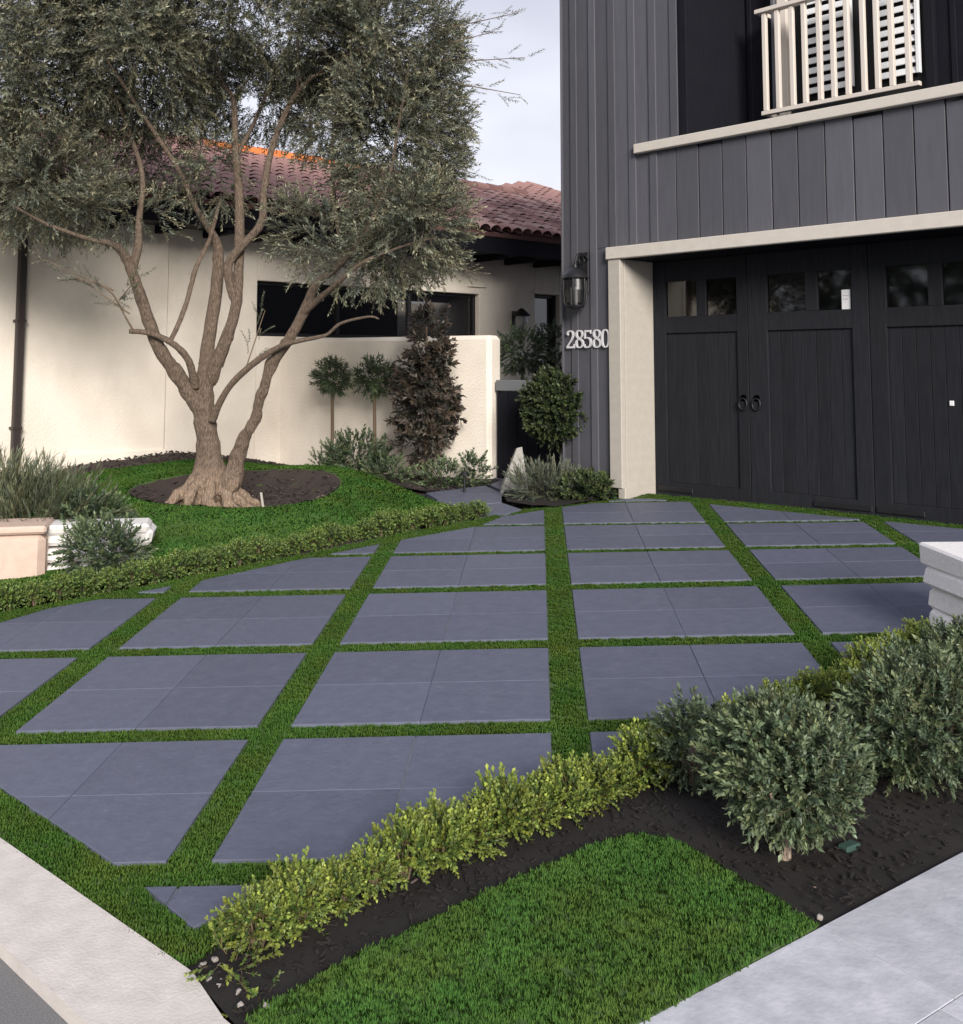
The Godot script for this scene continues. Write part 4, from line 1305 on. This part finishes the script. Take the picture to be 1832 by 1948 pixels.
	fill(tf2, ht, Vector3(0, 0.03, 0), Vector3(0.06, 0.03, 0.05), 9, rr, 0.4, 0.2, 0.6)
	put("foliage", tf2.mesh(), M.hedge_leaf, tiny2)
	# --- big grey-green shrubs in the mulch bed
	var bt := []
	for k in 6:
		bt.append(sprig(rr, 8, 0.09, Vector2(0.025, 0.0115), 0.85, Color(0.046, 0.072, 0.036), Color(0.135, 0.17, 0.088), Color(0.14, 0.12, 0.07), 0.1, 0.3, 0.3, 0.5))
	var shrubs := [
		[Vector2(0.985, -3.70), [[Vector3(0.03, 0.26, 0.0), Vector3(0.17, 0.12, 0.17), 350], [Vector3(0.0, 0.34, -0.08), Vector3(0.15, 0.09, 0.15), 190], [Vector3(-0.06, 0.28, -0.1), Vector3(0.14, 0.11, 0.13), 120], [Vector3(0.11, 0.28, -0.08), Vector3(0.12, 0.12, 0.14), 120]], "round grey-green shrub with short bare trunk nearest the walkway"],
		[Vector2(1.66, -4.22), [[Vector3(0.0, 0.22, 0.0), Vector3(0.24, 0.15, 0.24), 420], [Vector3(0.08, 0.27, -0.16), Vector3(0.2, 0.12, 0.2), 200], [Vector3(-0.15, 0.18, 0.05), Vector3(0.12, 0.12, 0.15), 110]], "taller grey-green shrub in front of the white stone pillar"],
		[Vector2(0.80, -4.28), [[Vector3(0.0, 0.15, 0.0), Vector3(0.11, 0.10, 0.11), 120]], "small dark grey-green shrub squeezed between near hedge and round shrub"],
		[Vector2(2.35, -5.15), [[Vector3(0.0, 0.12, 0.0), Vector3(0.2, 0.10, 0.2), 260], [Vector3(-0.15, 0.11, -0.06), Vector3(0.13, 0.08, 0.13), 110]], "grey-green shrub at the foot of the white pillar, partly behind another shrub"]]
	for s in shrubs:
		var o := plant("shrub", s[2], "shrub", onto(s[0].x, s[0].y, 0.0), "grey-green shrubs in the mulch bed")
		var f := Mesher.new()
		for e in s[1]:
			fill(f, bt, e[0], e[1] * 1.1, int(e[2] * 1.7), rr, 0.25, 0.3, 0.8)
		put("foliage", f.mesh(), M.leaf, o)
		var st := Mesher.new()
		st.tube([Vector4(0, -0.03, 0.0, 0.022), Vector4(0.005, 0.06, 0, 0.019), Vector4(0.0, 0.14, 0, 0.017)], 8)
		for q in 6:
			var a := q * 1.05
			var e: float = minf(1.0, s[1][0][0].y / 0.26) * 0.7
			st.tube([Vector4(0, 0.1 * e, 0, 0.012), Vector4(0.1 * e * cos(a), 0.2 * e, 0.1 * e * sin(a), 0.009), Vector4(0.2 * e * cos(a), 0.36 * e, 0.2 * e * sin(a), 0.005)], 6)
		put("trunk", st.mesh(), M.bark, o)
	# --- left: spiky grey-green clump, darker bush, dark bush before the white stones
	var lt := []
	for k in 4:
		lt.append(sprig(rr, 9, 0.30, Vector2(0.085, 0.008), 0.45, Color(0.055, 0.070, 0.040), Color(0.15, 0.17, 0.105), Color(0.12, 0.12, 0.07), 0.15, 0.35, 0.1, 0.5))
	var o1 := plant("lavender_bush", "spiky grey-green bush behind the pink planter wall", "bush", onto(-3.72, -9.05))
	var f1 := Mesher.new()
	fill(f1, lt, Vector3(0, 0.22, 0), Vector3(0.50, 0.22, 0.36), 480, rr, 0.9, 0.2, 0.5)
	fill(f1, lt, Vector3(-0.3, 0.34, -0.1), Vector3(0.34, 0.2, 0.3), 200, rr, 1.0, 0.2, 0.5)
	put("foliage", f1.mesh(), M.leaf, o1)
	var dt := []
	for k in 4:
		dt.append(sprig(rr, 8, 0.13, Vector2(0.042, 0.016), 0.8, Color(0.032, 0.055, 0.03), Color(0.10, 0.14, 0.072), Color(0.1, 0.08, 0.05), 0.1, 0.3, 0.3, 0.5))
	var o2 := plant("bush", "dark green bush rising above the white stone wall", "bush", onto(-3.2, -9.0))
	var f2 := Mesher.new()
	fill(f2, dt, Vector3(0, 0.27, 0), Vector3(0.27, 0.19, 0.24), 300, rr, 0.4, 0.3, 0.6)
	put("foliage", f2.mesh(), M.leaf, o2)
	var o3 := plant("bush", "low dark bush in front of the white stone wall", "bush", onto(-2.80, -8.2))
	var f3 := Mesher.new()
	fill(f3, dt, Vector3(0, 0.2, 0), Vector3(0.27, 0.15, 0.17), 260, rr, 0.3, 0.3, 0.6)
	put("foliage", f3.mesh(), M.leaf, o3)
	# --- two little standards before the low wall
	var nt := []
	for k in 4:
		nt.append(sprig(rr, 8, 0.12, Vector2(0.07, 0.014), 1.0, Color(0.045, 0.075, 0.035), Color(0.12, 0.16, 0.075), Color(0.12, 0.1, 0.06), 0.2, 0.4, 0.2, 0.4))
	for k in 2:
		var p: Vector2 = [Vector2(-1.72, -12.6), Vector2(-1.21, -12.35)][k]
		var o := plant("standard_tree", ["left one of two thin-stemmed standard trees before the low wall", "right one of two thin-stemmed standard trees, beside the dark magnolia"][k], "small tree", onto(p.x, p.y), "little standard trees before the low wall")
		var st := Mesher.new()
		st.tube([Vector4(0, -0.05, 0, 0.022), Vector4(0.01, 0.5, 0, 0.02), Vector4(0, 1.05, 0, 0.018)], 7)
		put("stem", st.mesh(), M.stem, o)
		var f := Mesher.new()
		fill(f, nt, Vector3(0, 1.12 + 0.03 * k, 0), Vector3(0.145, 0.13, 0.145), 120, rr, 0.1, 0.15, 0.7)
		put("crown", f.mesh(), M.leaf, o)
	# --- magnolia
	var mt := []
	for k in 4:
		mt.append(sprig(rr, 5, 0.14, Vector2(0.085, 0.036), 0.95, Color(0.036, 0.036, 0.026), Color(0.085, 0.062, 0.050), Color(0.09, 0.06, 0.04), 0.15, 0.3, 0.3, 0.5))
	var mg := plant("magnolia", "tall dark broad-leaved magnolia shrub against the low wall", "shrub", onto(-0.60, -11.88))
	var ms := Mesher.new()
	ms.tube([Vector4(0, -0.05, 0, 0.028), Vector4(0.01, 0.6, 0, 0.024), Vector4(0, 1.7, 0, 0.01)], 7)
	put("stem", ms.mesh(), M.stem, mg)
	var mf := Mesher.new()
	fill(mf, mt, Vector3(0.0, 0.88, 0), Vector3(0.27, 0.48, 0.26), 330, rr, 0.3, 0.15, 0.7)
	fill(mf, mt, Vector3(0.03, 1.38, 0), Vector3(0.17, 0.34, 0.17), 100, rr, 0.4, 0.15, 0.7)
	fill(mf, mt, Vector3(0.05, 1.72, 0), Vector3(0.10, 0.18, 0.10), 26, rr, 0.8, 0.1, 0.6)
	fill(mf, mt, Vector3(-0.05, 0.45, 0), Vector3(0.2, 0.18, 0.2), 40, rr, 0.3, 0.15, 0.7)
	put("foliage", mf.mesh(), M.leaf, mg)
	# --- low bushes at the foot of the low wall
	for b in [[Vector2(-1.36, -12.05), Vector3(0.33, 0.24, 0.26), 300, "rounded dark bush under the left standard tree", 0.2], [Vector2(-0.98, -11.75), Vector3(0.2, 0.13, 0.2), 110, "low bush between the rounded dark bush and the magnolia", 0.1], [Vector2(-0.42, -11.62), Vector3(0.2, 0.10, 0.16), 100, "low ground-hugging bush at the magnolia's foot", 0.08], [Vector2(-0.08, -11.55), Vector3(0.12, 0.13, 0.12), 70, "small dark bush near the right end of the low wall", 0.12], [Vector2(-1.75, -12.35), Vector3(0.16, 0.10, 0.14), 60, "small tuft of dark leaves left of the rounded bush", 0.08]]:
		var o := plant("bush", b[3], "bush", onto(b[0].x, b[0].y), "low bushes before the cream wall")
		var f := Mesher.new()
		fill(f, dt, Vector3(0, b[4] + 0.03, 0), b[1], b[2], rr, 0.6, 0.25, 0.6)
		put("foliage", f.mesh(), M.leaf, o)
	# --- at the corner of the dark house
	var gt := []
	for k in 4:
		gt.append(sprig(rr, 6, 0.085, Vector2(0.045, 0.022), 0.85, Color(0.020, 0.035, 0.015), Color(0.066, 0.088, 0.032), Color(0.1, 0.08, 0.05), 0.1, 0.3, 0.3, 0.5))
	var tp := plant("topiary_tree", "ball-shaped standard tree beside the corner of the dark house", "small tree", onto(0.83, -11.15))
	var ts := Mesher.new()
	ts.tube([Vector4(0, -0.05, 0, 0.035), Vector4(0.0, 0.5, 0, 0.03), Vector4(0.0, 0.85, 0, 0.028)], 8)
	put("stem", ts.mesh(), plain(lin(0.22, 0.2, 0.19), 0.9), tp)
	var tpf := Mesher.new()
	fill(tpf, gt, Vector3(0, 0.82, 0), Vector3(0.385, 0.35, 0.385), 1600, rr, 0.2, 0.55, 0.5)
	put("crown", tpf.mesh(), M.leaf, tp)
	var tq := plant("topiary_tree", "darker standard tree seen past the end of the low wall", "small tree", onto(0.50, -13.3))
	var tqs := Mesher.new()
	tqs.tube([Vector4(0, -0.05, 0, 0.03), Vector4(0.0, 0.7, 0, 0.025), Vector4(0.0, 1.3, 0, 0.02)], 7)
	put("stem", tqs.mesh(), M.stem, tq)
	var tqf := Mesher.new()
	fill(tqf, dt, Vector3(0, 1.38, 0), Vector3(0.30, 0.24, 0.30), 300, rr, 0.2, 0.35, 0.6)
	fill(tqf, dt, Vector3(0.4, 1.5, -0.2), Vector3(0.22, 0.2, 0.22), 110, rr, 0.2, 0.35, 0.6)
	put("crown", tqf.mesh(), M.leaf, tq)
	# dark growth in the gap behind
	var gd := plant("bush", "tall dark bush filling the gap behind the ball-shaped tree", "bush", onto(0.75, -12.9))
	var gdf := Mesher.new()
	fill(gdf, dt, Vector3(0, 0.5, 0), Vector3(0.5, 0.52, 0.4), 520, rr, 0.3, 0.3, 0.6)
	put("foliage", gdf.mesh(), M.leaf, gd)
	# grey lavender and yellow-green mound at the corner bed
	var lv := plant("lavender_bush", "grey lavender bush below the ball-shaped standard tree", "bush", onto(0.62, -10.62))
	var lt2 := []
	for k in 4:
		lt2.append(sprig(rr, 9, 0.17, Vector2(0.05, 0.007), 0.55, Color(0.055, 0.068, 0.045), Color(0.14, 0.15, 0.105), Color(0.1, 0.1, 0.06), 0.15, 0.35, 0.1, 0.5))
	var lvf := Mesher.new()
	fill(lvf, lt2, Vector3(0, 0.10, 0), Vector3(0.30, 0.13, 0.2), 320, rr, 0.7, 0.15, 0.6)
	put("foliage", lvf.mesh(), M.leaf, lv)
	var yg := plant("bush", "low yellow-green mound between lavender and garage post", "bush", onto(1.0, -10.52))
	var ygf := Mesher.new()
	fill(ygf, gt, Vector3(0, 0.09, 0), Vector3(0.28, 0.10, 0.15), 330, rr, 0.5, 0.25, 0.6)
	put("foliage", ygf.mesh(), M.leaf, yg)

	# trees down the street, mirrored in the garage panes
	var big := []
	for k in 3:
		big.append(sprig(rr, 10, 0.9, Vector2(0.24, 0.09), 0.9, Color(0.04, 0.06, 0.02), Color(0.12, 0.15, 0.05), Color(0.1, 0.08, 0.05), 0.1, 0.3, 0.3, 0.5))
	var tree0 := plant("street_tree", "tree down the street mirrored in the left garage panes", "tree", Vector3(-13.5, -0.3, 0.5), "trees down the street")
	var tt := Mesher.new()
	tt.tube([Vector4(0, -0.3, 0, 0.22), Vector4(0.1, 1.5, 0, 0.17), Vector4(0, 4.0, 0.1, 0.08)], 10)
	put("trunk", tt.mesh(), M.bark, tree0)
	var tc := Mesher.new()
	fill(tc, big, Vector3(0, 4.2, 0), Vector3(2.3, 1.9, 2.3), 420, rr, 0.2, 0.3, 0.7)
	tag(put("crown", tc.mesh(), M.leaf, tree0), "", "", "", "stuff")
	for q in [[Vector3(-15.5, -0.3, 3.6), 1.1, "tree down the street mirrored in the middle garage panes"], [Vector3(-18.5, -0.3, -2.5), 1.2, "farthest tree down the street mirrored in the garage panes"]]:
		var c: Node3D = tree0.duplicate()
		c.name = numbered("street_tree", self)
		add_child(c, true)
		c.position = q[0]
		c.rotation.y = q[1] * 2.0
		c.scale = Vector3.ONE * q[1]
		c.set_meta("label", q[2])

# ---------------------------------------------------------------- grass
func tuft(k: int, tall: float, wide: float, spread: float, lo: Color, hi: Color) -> ArrayMesh:
	var rr := RandomNumberGenerator.new()
	rr.seed = 900 + k
	var s := Mesher.new()
	for i in 9:
		var a := rr.randf_range(0, TAU)
		var d := Vector3(cos(a), 0, sin(a))
		var base := Vector3(rr.randf_range(-1, 1), 0, rr.randf_range(-1, 1)) * spread
		var h := tall * rr.randf_range(0.6, 1.15)
		var lean := rr.randf_range(0.15, 0.75) * h
		var side := Vector3(-d.z, 0, d.x) * wide * 0.5
		var m := base + Vector3.UP * h * 0.6 + d * lean * 0.35
		var tip := base + Vector3.UP * h + d * lean
		s.col = lo.lerp(hi, rr.randf())
		var nn := (Vector3.UP * lean - d * h).normalized() + Vector3.UP * 1.1
		nn = nn.normalized()
		if side.cross(tip - base).y < 0.0: side = -side
		s.tri(base - side, base + side, m + side * 0.8, nn, nn, nn)
		s.tri(base - side, m + side * 0.8, m - side * 0.8, nn, nn, nn)
		s.tri(m - side * 0.8, m + side * 0.8, tip, nn, nn, nn)
	return s.mesh()

func scatter(called: String, label: String, outline: PackedVector2Array, per_m2: float, up: float, meshes: ArrayMesh, keep: Callable, size: float) -> void:
	var lo := outline[0]
	var hi := outline[0]
	for p in outline:
		lo = lo.min(p)
		hi = hi.max(p)
	var rr := RandomNumberGenerator.new()
	rr.seed = hash(label)
	var xfs := []
	var cols := []
	var f := FastNoiseLite.new()
	f.seed = 3
	f.frequency = 0.02
	for i in int((hi.x - lo.x) * (hi.y - lo.y) * per_m2):
		var p := Vector2(rr.randf_range(lo.x, hi.x), rr.randf_range(lo.y, hi.y))
		if not Geometry2D.is_point_in_polygon(p, outline): continue
		if not keep.call(p, rr): continue
		var b := Basis(Vector3.UP, rr.randf_range(0, TAU)).scaled(Vector3.ONE * size * rr.randf_range(0.8, 1.2))
		xfs.append(Transform3D(b, onto(p.x, p.y, up)))
		var dry := smoothstep(0.2, 0.6, f.get_noise_2d(p.x * 160 - 900, p.y * 160)) * 0.15
		var v := 1.0 + 0.28 * f.get_noise_2d(p.x * 100, p.y * 100) + rr.randf_range(-0.10, 0.10)
		var warm := 1.0 + 0.35 * f.get_noise_2d(p.x * 100 + 500, p.y * 100)
		cols.append(Color(v * warm * (1.0 + dry), v, v * 0.9))
	var mm := MultiMesh.new()
	mm.transform_format = MultiMesh.TRANSFORM_3D
	mm.use_colors = true
	mm.mesh = meshes
	mm.instance_count = xfs.size()
	for i in xfs.size():
		mm.set_instance_transform(i, xfs[i])
		mm.set_instance_color(i, cols[i])
	var o := MultiMeshInstance3D.new()
	o.name = numbered(called, self)
	o.multimesh = mm
	o.material_override = M.blade
	add_child(o, true)
	tag(o, label, "grass", "", "stuff")

func build_grass() -> void:
	var slabs := xz(SLABS)
	var on_band := func(p: Vector2, rr: RandomNumberGenerator) -> bool:
		var far := -p.y
		if rr.randf() > clampf(1.35 - far / 9.0, 0.35, 1.0): return false
		if not Geometry2D.is_point_in_polygon(p, slabs): return true
		var g := to_grid(p)
		for c in COLS:
			if g.y < -1.37 and c[0] == -1.415: continue
			if g.x > c[0] + 0.012 and g.x < c[1] - 0.012: return true
		for r in ROWS:
			var t: float = r[2] * g.x
			if g.y > r[0] + t + 0.016 and g.y < r[1] + t - 0.016: return true
		return false
	var lo := Color(0.042, 0.108, 0.022)
	var hi := Color(0.088, 0.168, 0.042)
	scatter("grass", "short green grass growing in the bands between the driveway slabs", xz(TURF), 7500, 0.001, tuft(1, 0.0115, 0.0038, 0.012, lo.lerp(Color(0.09, 0.13, 0.02), 0.2), hi.lerp(Color(0.15, 0.19, 0.045), 0.25)), on_band, 1.0)
	var lawn := xz(LAWN)
	scatter("grass", "thick green grass of the near triangular lawn", lawn, 9500, 0.016, tuft(2, 0.013, 0.0036, 0.012, lo, hi), func(_p: Vector2, _r: RandomNumberGenerator) -> bool: return true, 1.0)
	var knoll := xz(KNOLL)
	var off_ring := func(p: Vector2, _r: RandomNumberGenerator) -> bool:
		return Vector2((p.x + 2.3) / 0.97, (p.y + 10.35) / 0.82).length() > 1.04
	scatter("grass", "green grass of the raised lawn around the olive tree", knoll, 3600, 0.01, tuft(3, 0.014, 0.007, 0.02, lo, hi), off_ring, 1.0)
	# bark chips over the near mulch
	var s := Mesher.new()
	s.box(Vector3.ZERO, Vector3(0.02, 0.004, 0.008), 0.002)
	var mm := MultiMesh.new()
	mm.transform_format = MultiMesh.TRANSFORM_3D
	mm.use_colors = true
	mm.mesh = s.mesh()
	var rr := RandomNumberGenerator.new()
	rr.seed = 61
	var xfs := []
	for i in 9000:
		var p := Vector2(rr.randf_range(-0.85, 3.2), rr.randf_range(-6.0, -2.6))
		if not Geometry2D.is_point_in_polygon(p, xz([-0.83, -3.24, -0.1, -4.05, 0.75, -4.62, 1.5, -5.25, 2.45, -6.05, 3.2, -5.0, 1.50, -3.66, 0.47, -2.98, -0.66, -3.03])): continue
		if Geometry2D.is_point_in_polygon(p, lawn): continue
		var b := Basis.from_euler(Vector3(rr.randf_range(-0.5, 0.5), rr.randf_range(0, TAU), rr.randf_range(-0.5, 0.5))).scaled_local(Vector3(rr.randf_range(0.5, 1.4), 1, rr.randf_range(0.5, 1.3)))
		xfs.append(Transform3D(b, onto(p.x, p.y, 0.011 + rr.randf_range(0, 0.008))))
	for i in 5200:
		var p := Vector2(rr.randf_range(-5.0, -0.2), rr.randf_range(-13.4, -9.4))
		var in_ring := Vector2((p.x + 2.3) / 0.97, (p.y + 10.35) / 0.82).length() < 0.97
		if not in_ring and Geometry2D.is_point_in_polygon(p, knoll): continue
		if not in_ring and not Geometry2D.is_point_in_polygon(p, xz([-2.1, -12.25, -1.5, -11.7, -1.0, -11.1, -0.6, -11.0, 0.1, -11.55, -2.4, -13.5, -3.4, -12.7, -4.8, -11.4, -5.6, -10.3])): continue
		var b := Basis.from_euler(Vector3(rr.randf_range(-0.6, 0.6), rr.randf_range(0, TAU), rr.randf_range(-0.6, 0.6))).scaled_local(Vector3(rr.randf_range(1.0, 2.6), 2.5, rr.randf_range(1.0, 2.4)))
		xfs.append(Transform3D(b, onto(p.x, p.y, 0.028 + rr.randf_range(0, 0.012))))
	var far_from: int = 0
	for i in xfs.size():
		if xfs[i].origin.z > -8.0: far_from = i + 1
	mm.instance_count = xfs.size()
	for i in xfs.size():
		mm.set_instance_transform(i, xfs[i])
		var v := rr.randf_range(0.005, 0.016)
		if i >= far_from: v = rr.randf_range(0.012, 0.055)
		if rr.randf() < 0.01: v = 0.12
		mm.set_instance_color(i, Color(v * 1.15, v * 0.85, v * 0.75))
	var o := MultiMeshInstance3D.new()
	o.name = "bark_mulch"
	o.multimesh = mm
	var cm := StandardMaterial3D.new()
	cm.vertex_color_use_as_albedo = true
	cm.roughness = 0.95
	o.material_override = cm
	add_child(o, true)
	tag(o, "dark bark chips lying over the mulch beds", "mulch", "", "stuff")

# ---------------------------------------------------------------- small things
func build_small_things() -> void:
	var front := Transform3D(FRONT, Vector3(0.836, 0, -10.957))
	# wall lantern
	var l := thing("wall_lantern", "black bell-shaped wall lantern on the dark siding above the house number", "lantern")
	l.transform = front * Transform3D(Basis.IDENTITY, Vector3(0.30, 2.70, 0.024)).scaled_local(Vector3(1.3, 1.12, 1.15))
	one_box("back_plate", Vector3(-0.045, -0.12, 0), Vector3(0.045, 0.24, 0.015), M.iron, l)
	var arm := Mesher.new()
	var arc := []
	for k in 11:
		var a := PI * k / 10.0
		arc.append(Vector4(0, 0.13 + 0.075 * sin(a) * 1.3, 0.065 - 0.055 * cos(a), 0.009))
	arm.tube(arc, 6)
	var scroll := []
	for k in 14:
		var a := k * 0.5
		var q := 0.055 - 0.003 * k
		scroll.append(Vector4(q * cos(a), 0.17 + q * sin(a), 0.03, 0.008))
	arm.tube(scroll, 6)
	put("bracket", arm.mesh(), M.iron, l)
	var at := Vector3(0, -0.1, 0.13)
	var cap := Mesher.new()
	cap.lathe([Vector2(0.0, 0.235), Vector2(0.02, 0.225), Vector2(0.024, 0.2), Vector2(0.06, 0.175), Vector2(0.095, 0.135), Vector2(0.112, 0.105), Vector2(0.105, 0.098), Vector2(0.0, 0.1)], at, 16)
	put("cap", cap.mesh(), M.iron, l)
	var gl := Mesher.new()
	gl.lathe([Vector2(0.088, 0.1), Vector2(0.094, 0.0), Vector2(0.085, -0.11), Vector2(0.07, -0.13)], at, 16)
	var smoked := M.glass.duplicate() as StandardMaterial3D
	smoked.albedo_color = Color(0.05, 0.05, 0.06, 0.6)
	smoked.roughness = 0.35
	put("glass", gl.mesh(), smoked, l)
	for k in 6:
		var a := TAU * k / 6.0
		var bar := Mesher.new()
		var d := Vector3(cos(a), 0, sin(a))
		var pts := []
		for q in [Vector2(0.094, 0.1), Vector2(0.1, 0.0), Vector2(0.09, -0.11), Vector2(0.06, -0.15)]:
			var w: Vector3 = at + d * q.x + Vector3.UP * q.y
			pts.append(Vector4(w.x, w.y, w.z, 0.010))
		bar.tube(pts, 5)
		put("bar", bar.mesh(), M.iron, l)
	var base := Mesher.new()
	base.lathe([Vector2(0.0, -0.175), Vector2(0.03, -0.165), Vector2(0.075, -0.145), Vector2(0.078, -0.13), Vector2(0.0, -0.128)], at, 14)
	put("base", base.mesh(), M.iron, l)
	for k in 2:
		var cd := Mesher.new()
		cd.lathe([Vector2(0.014, -0.128), Vector2(0.014, 0.02), Vector2(0.0, 0.03)], at + Vector3(-0.02 + 0.04 * k, 0, 0.01), 8)
		put("candle", cd.mesh(), M.number, l)
	# house number
	var nb := thing("house_number", "pale metal house number 28580 on the dark siding under the lantern", "house number")
	nb.transform = front * Transform3D(Basis.IDENTITY, Vector3(0.045, 2.015, 0.023))
	var font := SystemFont.new()
	font.font_names = PackedStringArray(["Droid Serif"])
	font.font_weight = 400
	var digits := "28580"
	for i in 5:
		var tm := TextMesh.new()
		tm.text = digits[i]
		tm.font = font
		tm.font_size = 64
		tm.pixel_size = 0.0038
		tm.depth = 0.014
		tm.horizontal_alignment = HORIZONTAL_ALIGNMENT_LEFT
		tm.vertical_alignment = VERTICAL_ALIGNMENT_BOTTOM
		var o := put("digit", tm, M.number, nb)
		o.position = Vector3(0.113 * i, -0.05, 0.007)
	# notice in the garage window, keyhole plate
	var nt := thing("paper_notice", "small white paper notice stuck in the garage window", "notice")
	nt.transform = front
	one_box("sheet", Vector3(2.768, 2.327, -0.474), Vector3(2.848, 2.494, -0.471), M.paper, nt, 0.0005)
	one_box("print", Vector3(2.78, 2.44, -0.4709), Vector3(2.836, 2.446, -0.4704), plain(lin(0.45, 0.45, 0.46)), nt, 0.0001)
	one_box("print", Vector3(2.78, 2.41, -0.4709), Vector3(2.828, 2.416, -0.4704), plain(lin(0.45, 0.45, 0.46)), nt, 0.0001)
	var kp := thing("lock_plate", "small bright lock plate on the right garage leaf", "lock")
	kp.transform = front
	one_box("plate", Vector3(3.66, 1.535, -0.4715), Vector3(3.695, 1.575, -0.462), M.paper, kp, 0.003)
	# path light
	var pl := thing("path_light", "thin dark path light standing beside the stone path", "path light", onto(-0.17, -11.0))
	var post := Mesher.new()
	post.tube([Vector4(0, -0.05, 0, 0.012), Vector4(0, 0.2, 0, 0.012)], 8)
	put("post", post.mesh(), M.iron, pl)
	var hat := Mesher.new()
	hat.lathe([Vector2(0.0, 0.255), Vector2(0.03, 0.245), Vector2(0.055, 0.205), Vector2(0.0, 0.207)], Vector3.ZERO, 14)
	put("lamp_shade", hat.mesh(), M.iron, pl)
	# lantern on the neighbour's wall
	var side := Transform3D(SIDE, Vector3(1.24, 0, -17.0))
	var wl := thing("wall_lamp", "small dark wall lamp on the cream wall left of the narrow window", "lamp")
	wl.transform = side * Transform3D(Basis.IDENTITY, Vector3(-1.03, 2.52, 0.0))
	one_box("back_plate", Vector3(-0.05, -0.05, 0.001), Vector3(0.05, 0.16, 0.02), M.iron, wl)
	var wc := Mesher.new()
	wc.lathe([Vector2(0.0, 0.2), Vector2(0.03, 0.19), Vector2(0.14, 0.09), Vector2(0.13, 0.08), Vector2(0.0, 0.09)], Vector3(0, 0, 0.16), 12)
	put("cap", wc.mesh(), M.iron, wl)
	var wg := Mesher.new()
	wg.lathe([Vector2(0.09, 0.08), Vector2(0.10, -0.02), Vector2(0.07, -0.14), Vector2(0.0, -0.15)], Vector3(0, 0, 0.16), 12)
	put("shade", wg.mesh(), plain(lin(0.4, 0.4, 0.4), 0.4), wl)
	# stake by the olive
	var sk := thing("marker_stake", "short white stake leaning in the mulch beside the olive trunk", "stake", onto(-1.98, -10.05), 0.3)
	var sm := Mesher.new()
	sm.box(Vector3(0, 0.08, 0), Vector3(0.022, 0.18, 0.015), 0.004, Transform3D(Basis(Vector3.BACK, 0.16), Vector3.ZERO))
	put("stake", sm.mesh(), plain(lin(0.40, 0.37, 0.33), 0.8), sk)
	# pale leaning slab at the end of the low wall
	var ws := thing("leaning_stone", "pale tapered stone leaning at the end of the low wall", "stone", onto(0.32, -11.2), 0.3)
	var rr := RandomNumberGenerator.new()
	rr.seed = 5
	var wm := Mesher.new()
	var foot := [Vector3(-0.17, -0.04, 0.06), Vector3(0.14, -0.04, 0.09), Vector3(0.17, -0.04, -0.12), Vector3(-0.12, -0.04, -0.13)]
	var head := [Vector3(0.045, 0.43, 0.0), Vector3(0.095, 0.44, 0.01), Vector3(0.10, 0.43, -0.06), Vector3(0.05, 0.42, -0.06)]
	var inside := Vector3(0.02, 0.15, -0.03)
	for k in 4:
		var m := (k + 1) % 4
		var bulge: Vector3 = ((foot[k] + foot[m]) * 0.5).lerp((head[k] + head[m]) * 0.5, 0.4) * 1.0 + Vector3(rr.randf_range(-0.02, 0.02), 0, rr.randf_range(-0.02, 0.02))
		for e in [[foot[k], foot[m]], [foot[m], head[m]], [head[m], head[k]], [head[k], foot[k]]]:
			wm.poly([e[0], e[1], bulge], inside)
	wm.poly(head, inside)
	put("stone", wm.mesh(), surface(81, lin(0.22, 0.21, 0.19), lin(0.50, 0.49, 0.46), Vector3(3, 1, 3), 0.9, 0.05, 2.0, 0.08), ws)
	# pebbles where bed and kerb meet
	var grit := surface(83, lin(0.16, 0.14, 0.125), lin(0.42, 0.39, 0.36), Vector3.ONE * 8.0, 0.9, 0.05)
	for k in 9:
		var p: Vector2 = [Vector2(-0.79, -3.25), Vector2(-0.755, -3.18), Vector2(-0.72, -3.15), Vector2(-0.70, -3.19), Vector2(-0.66, -3.12), Vector2(-0.76, -3.27), Vector2(-0.64, -3.06), Vector2(-0.57, -3.05), Vector2(0.985, -3.33)][k]
		var pm := Mesher.new()
		pm.box(Vector3.ZERO, Vector3(0.017, 0.011, 0.014) * rr.randf_range(0.7, 1.2), 0.008, Transform3D.IDENTITY, 0.003, rr)
		var o := put("pebble", pm.mesh(), grit)
		o.position = onto(p.x, p.y, 0.02)
		o.rotation.y = k * 1.3
		tag(o, "small white pebble at the far right tip of the lawn beside the walkway" if k == 8 else "small pale pebble, %s from the street where kerb and hedge meet" % ORDINALS[k], "pebble", "" if k == 8 else "pebbles where kerb and hedge meet")
	# irrigation valve lid under the round shrub
	var vb := thing("valve_lid", "small green irrigation lid in the mulch beside the round shrub", "valve lid", onto(1.21, -3.74, 0.012), 0.6)
	one_box("lid", Vector3(-0.036, -0.01, -0.022), Vector3(0.036, 0.01, 0.022), plain(lin(0.03, 0.07, 0.055), 0.7), vb, 0.006)
	# pink flowers in the gap by the low wall
	var fl := thing("flowers", "pale pink flowers in the shade behind the low wall's end", "flowers", onto(0.30, -12.4))
	var ft := sprig(rr, 3, 0.10, Vector2(0.05, 0.045), 1.2, Color(0.5, 0.32, 0.34), Color(0.7, 0.5, 0.5), Color(0.06, 0.08, 0.03), 0.7, 0.2, 0.3, 0.6)
	var fm := Mesher.new()
	for k in 26:
		var p := Vector3(rr.randf_range(-0.18, 0.22), rr.randf_range(0.32, 0.55), rr.randf_range(-0.1, 0.1))
		sow(fm, ft, aim(Vector3.UP + rand_dir(rr) * 0.6, p, 1.0, rr.randf() * TAU), k)
	put("blossom", fm.mesh(), M.leaf, fl)
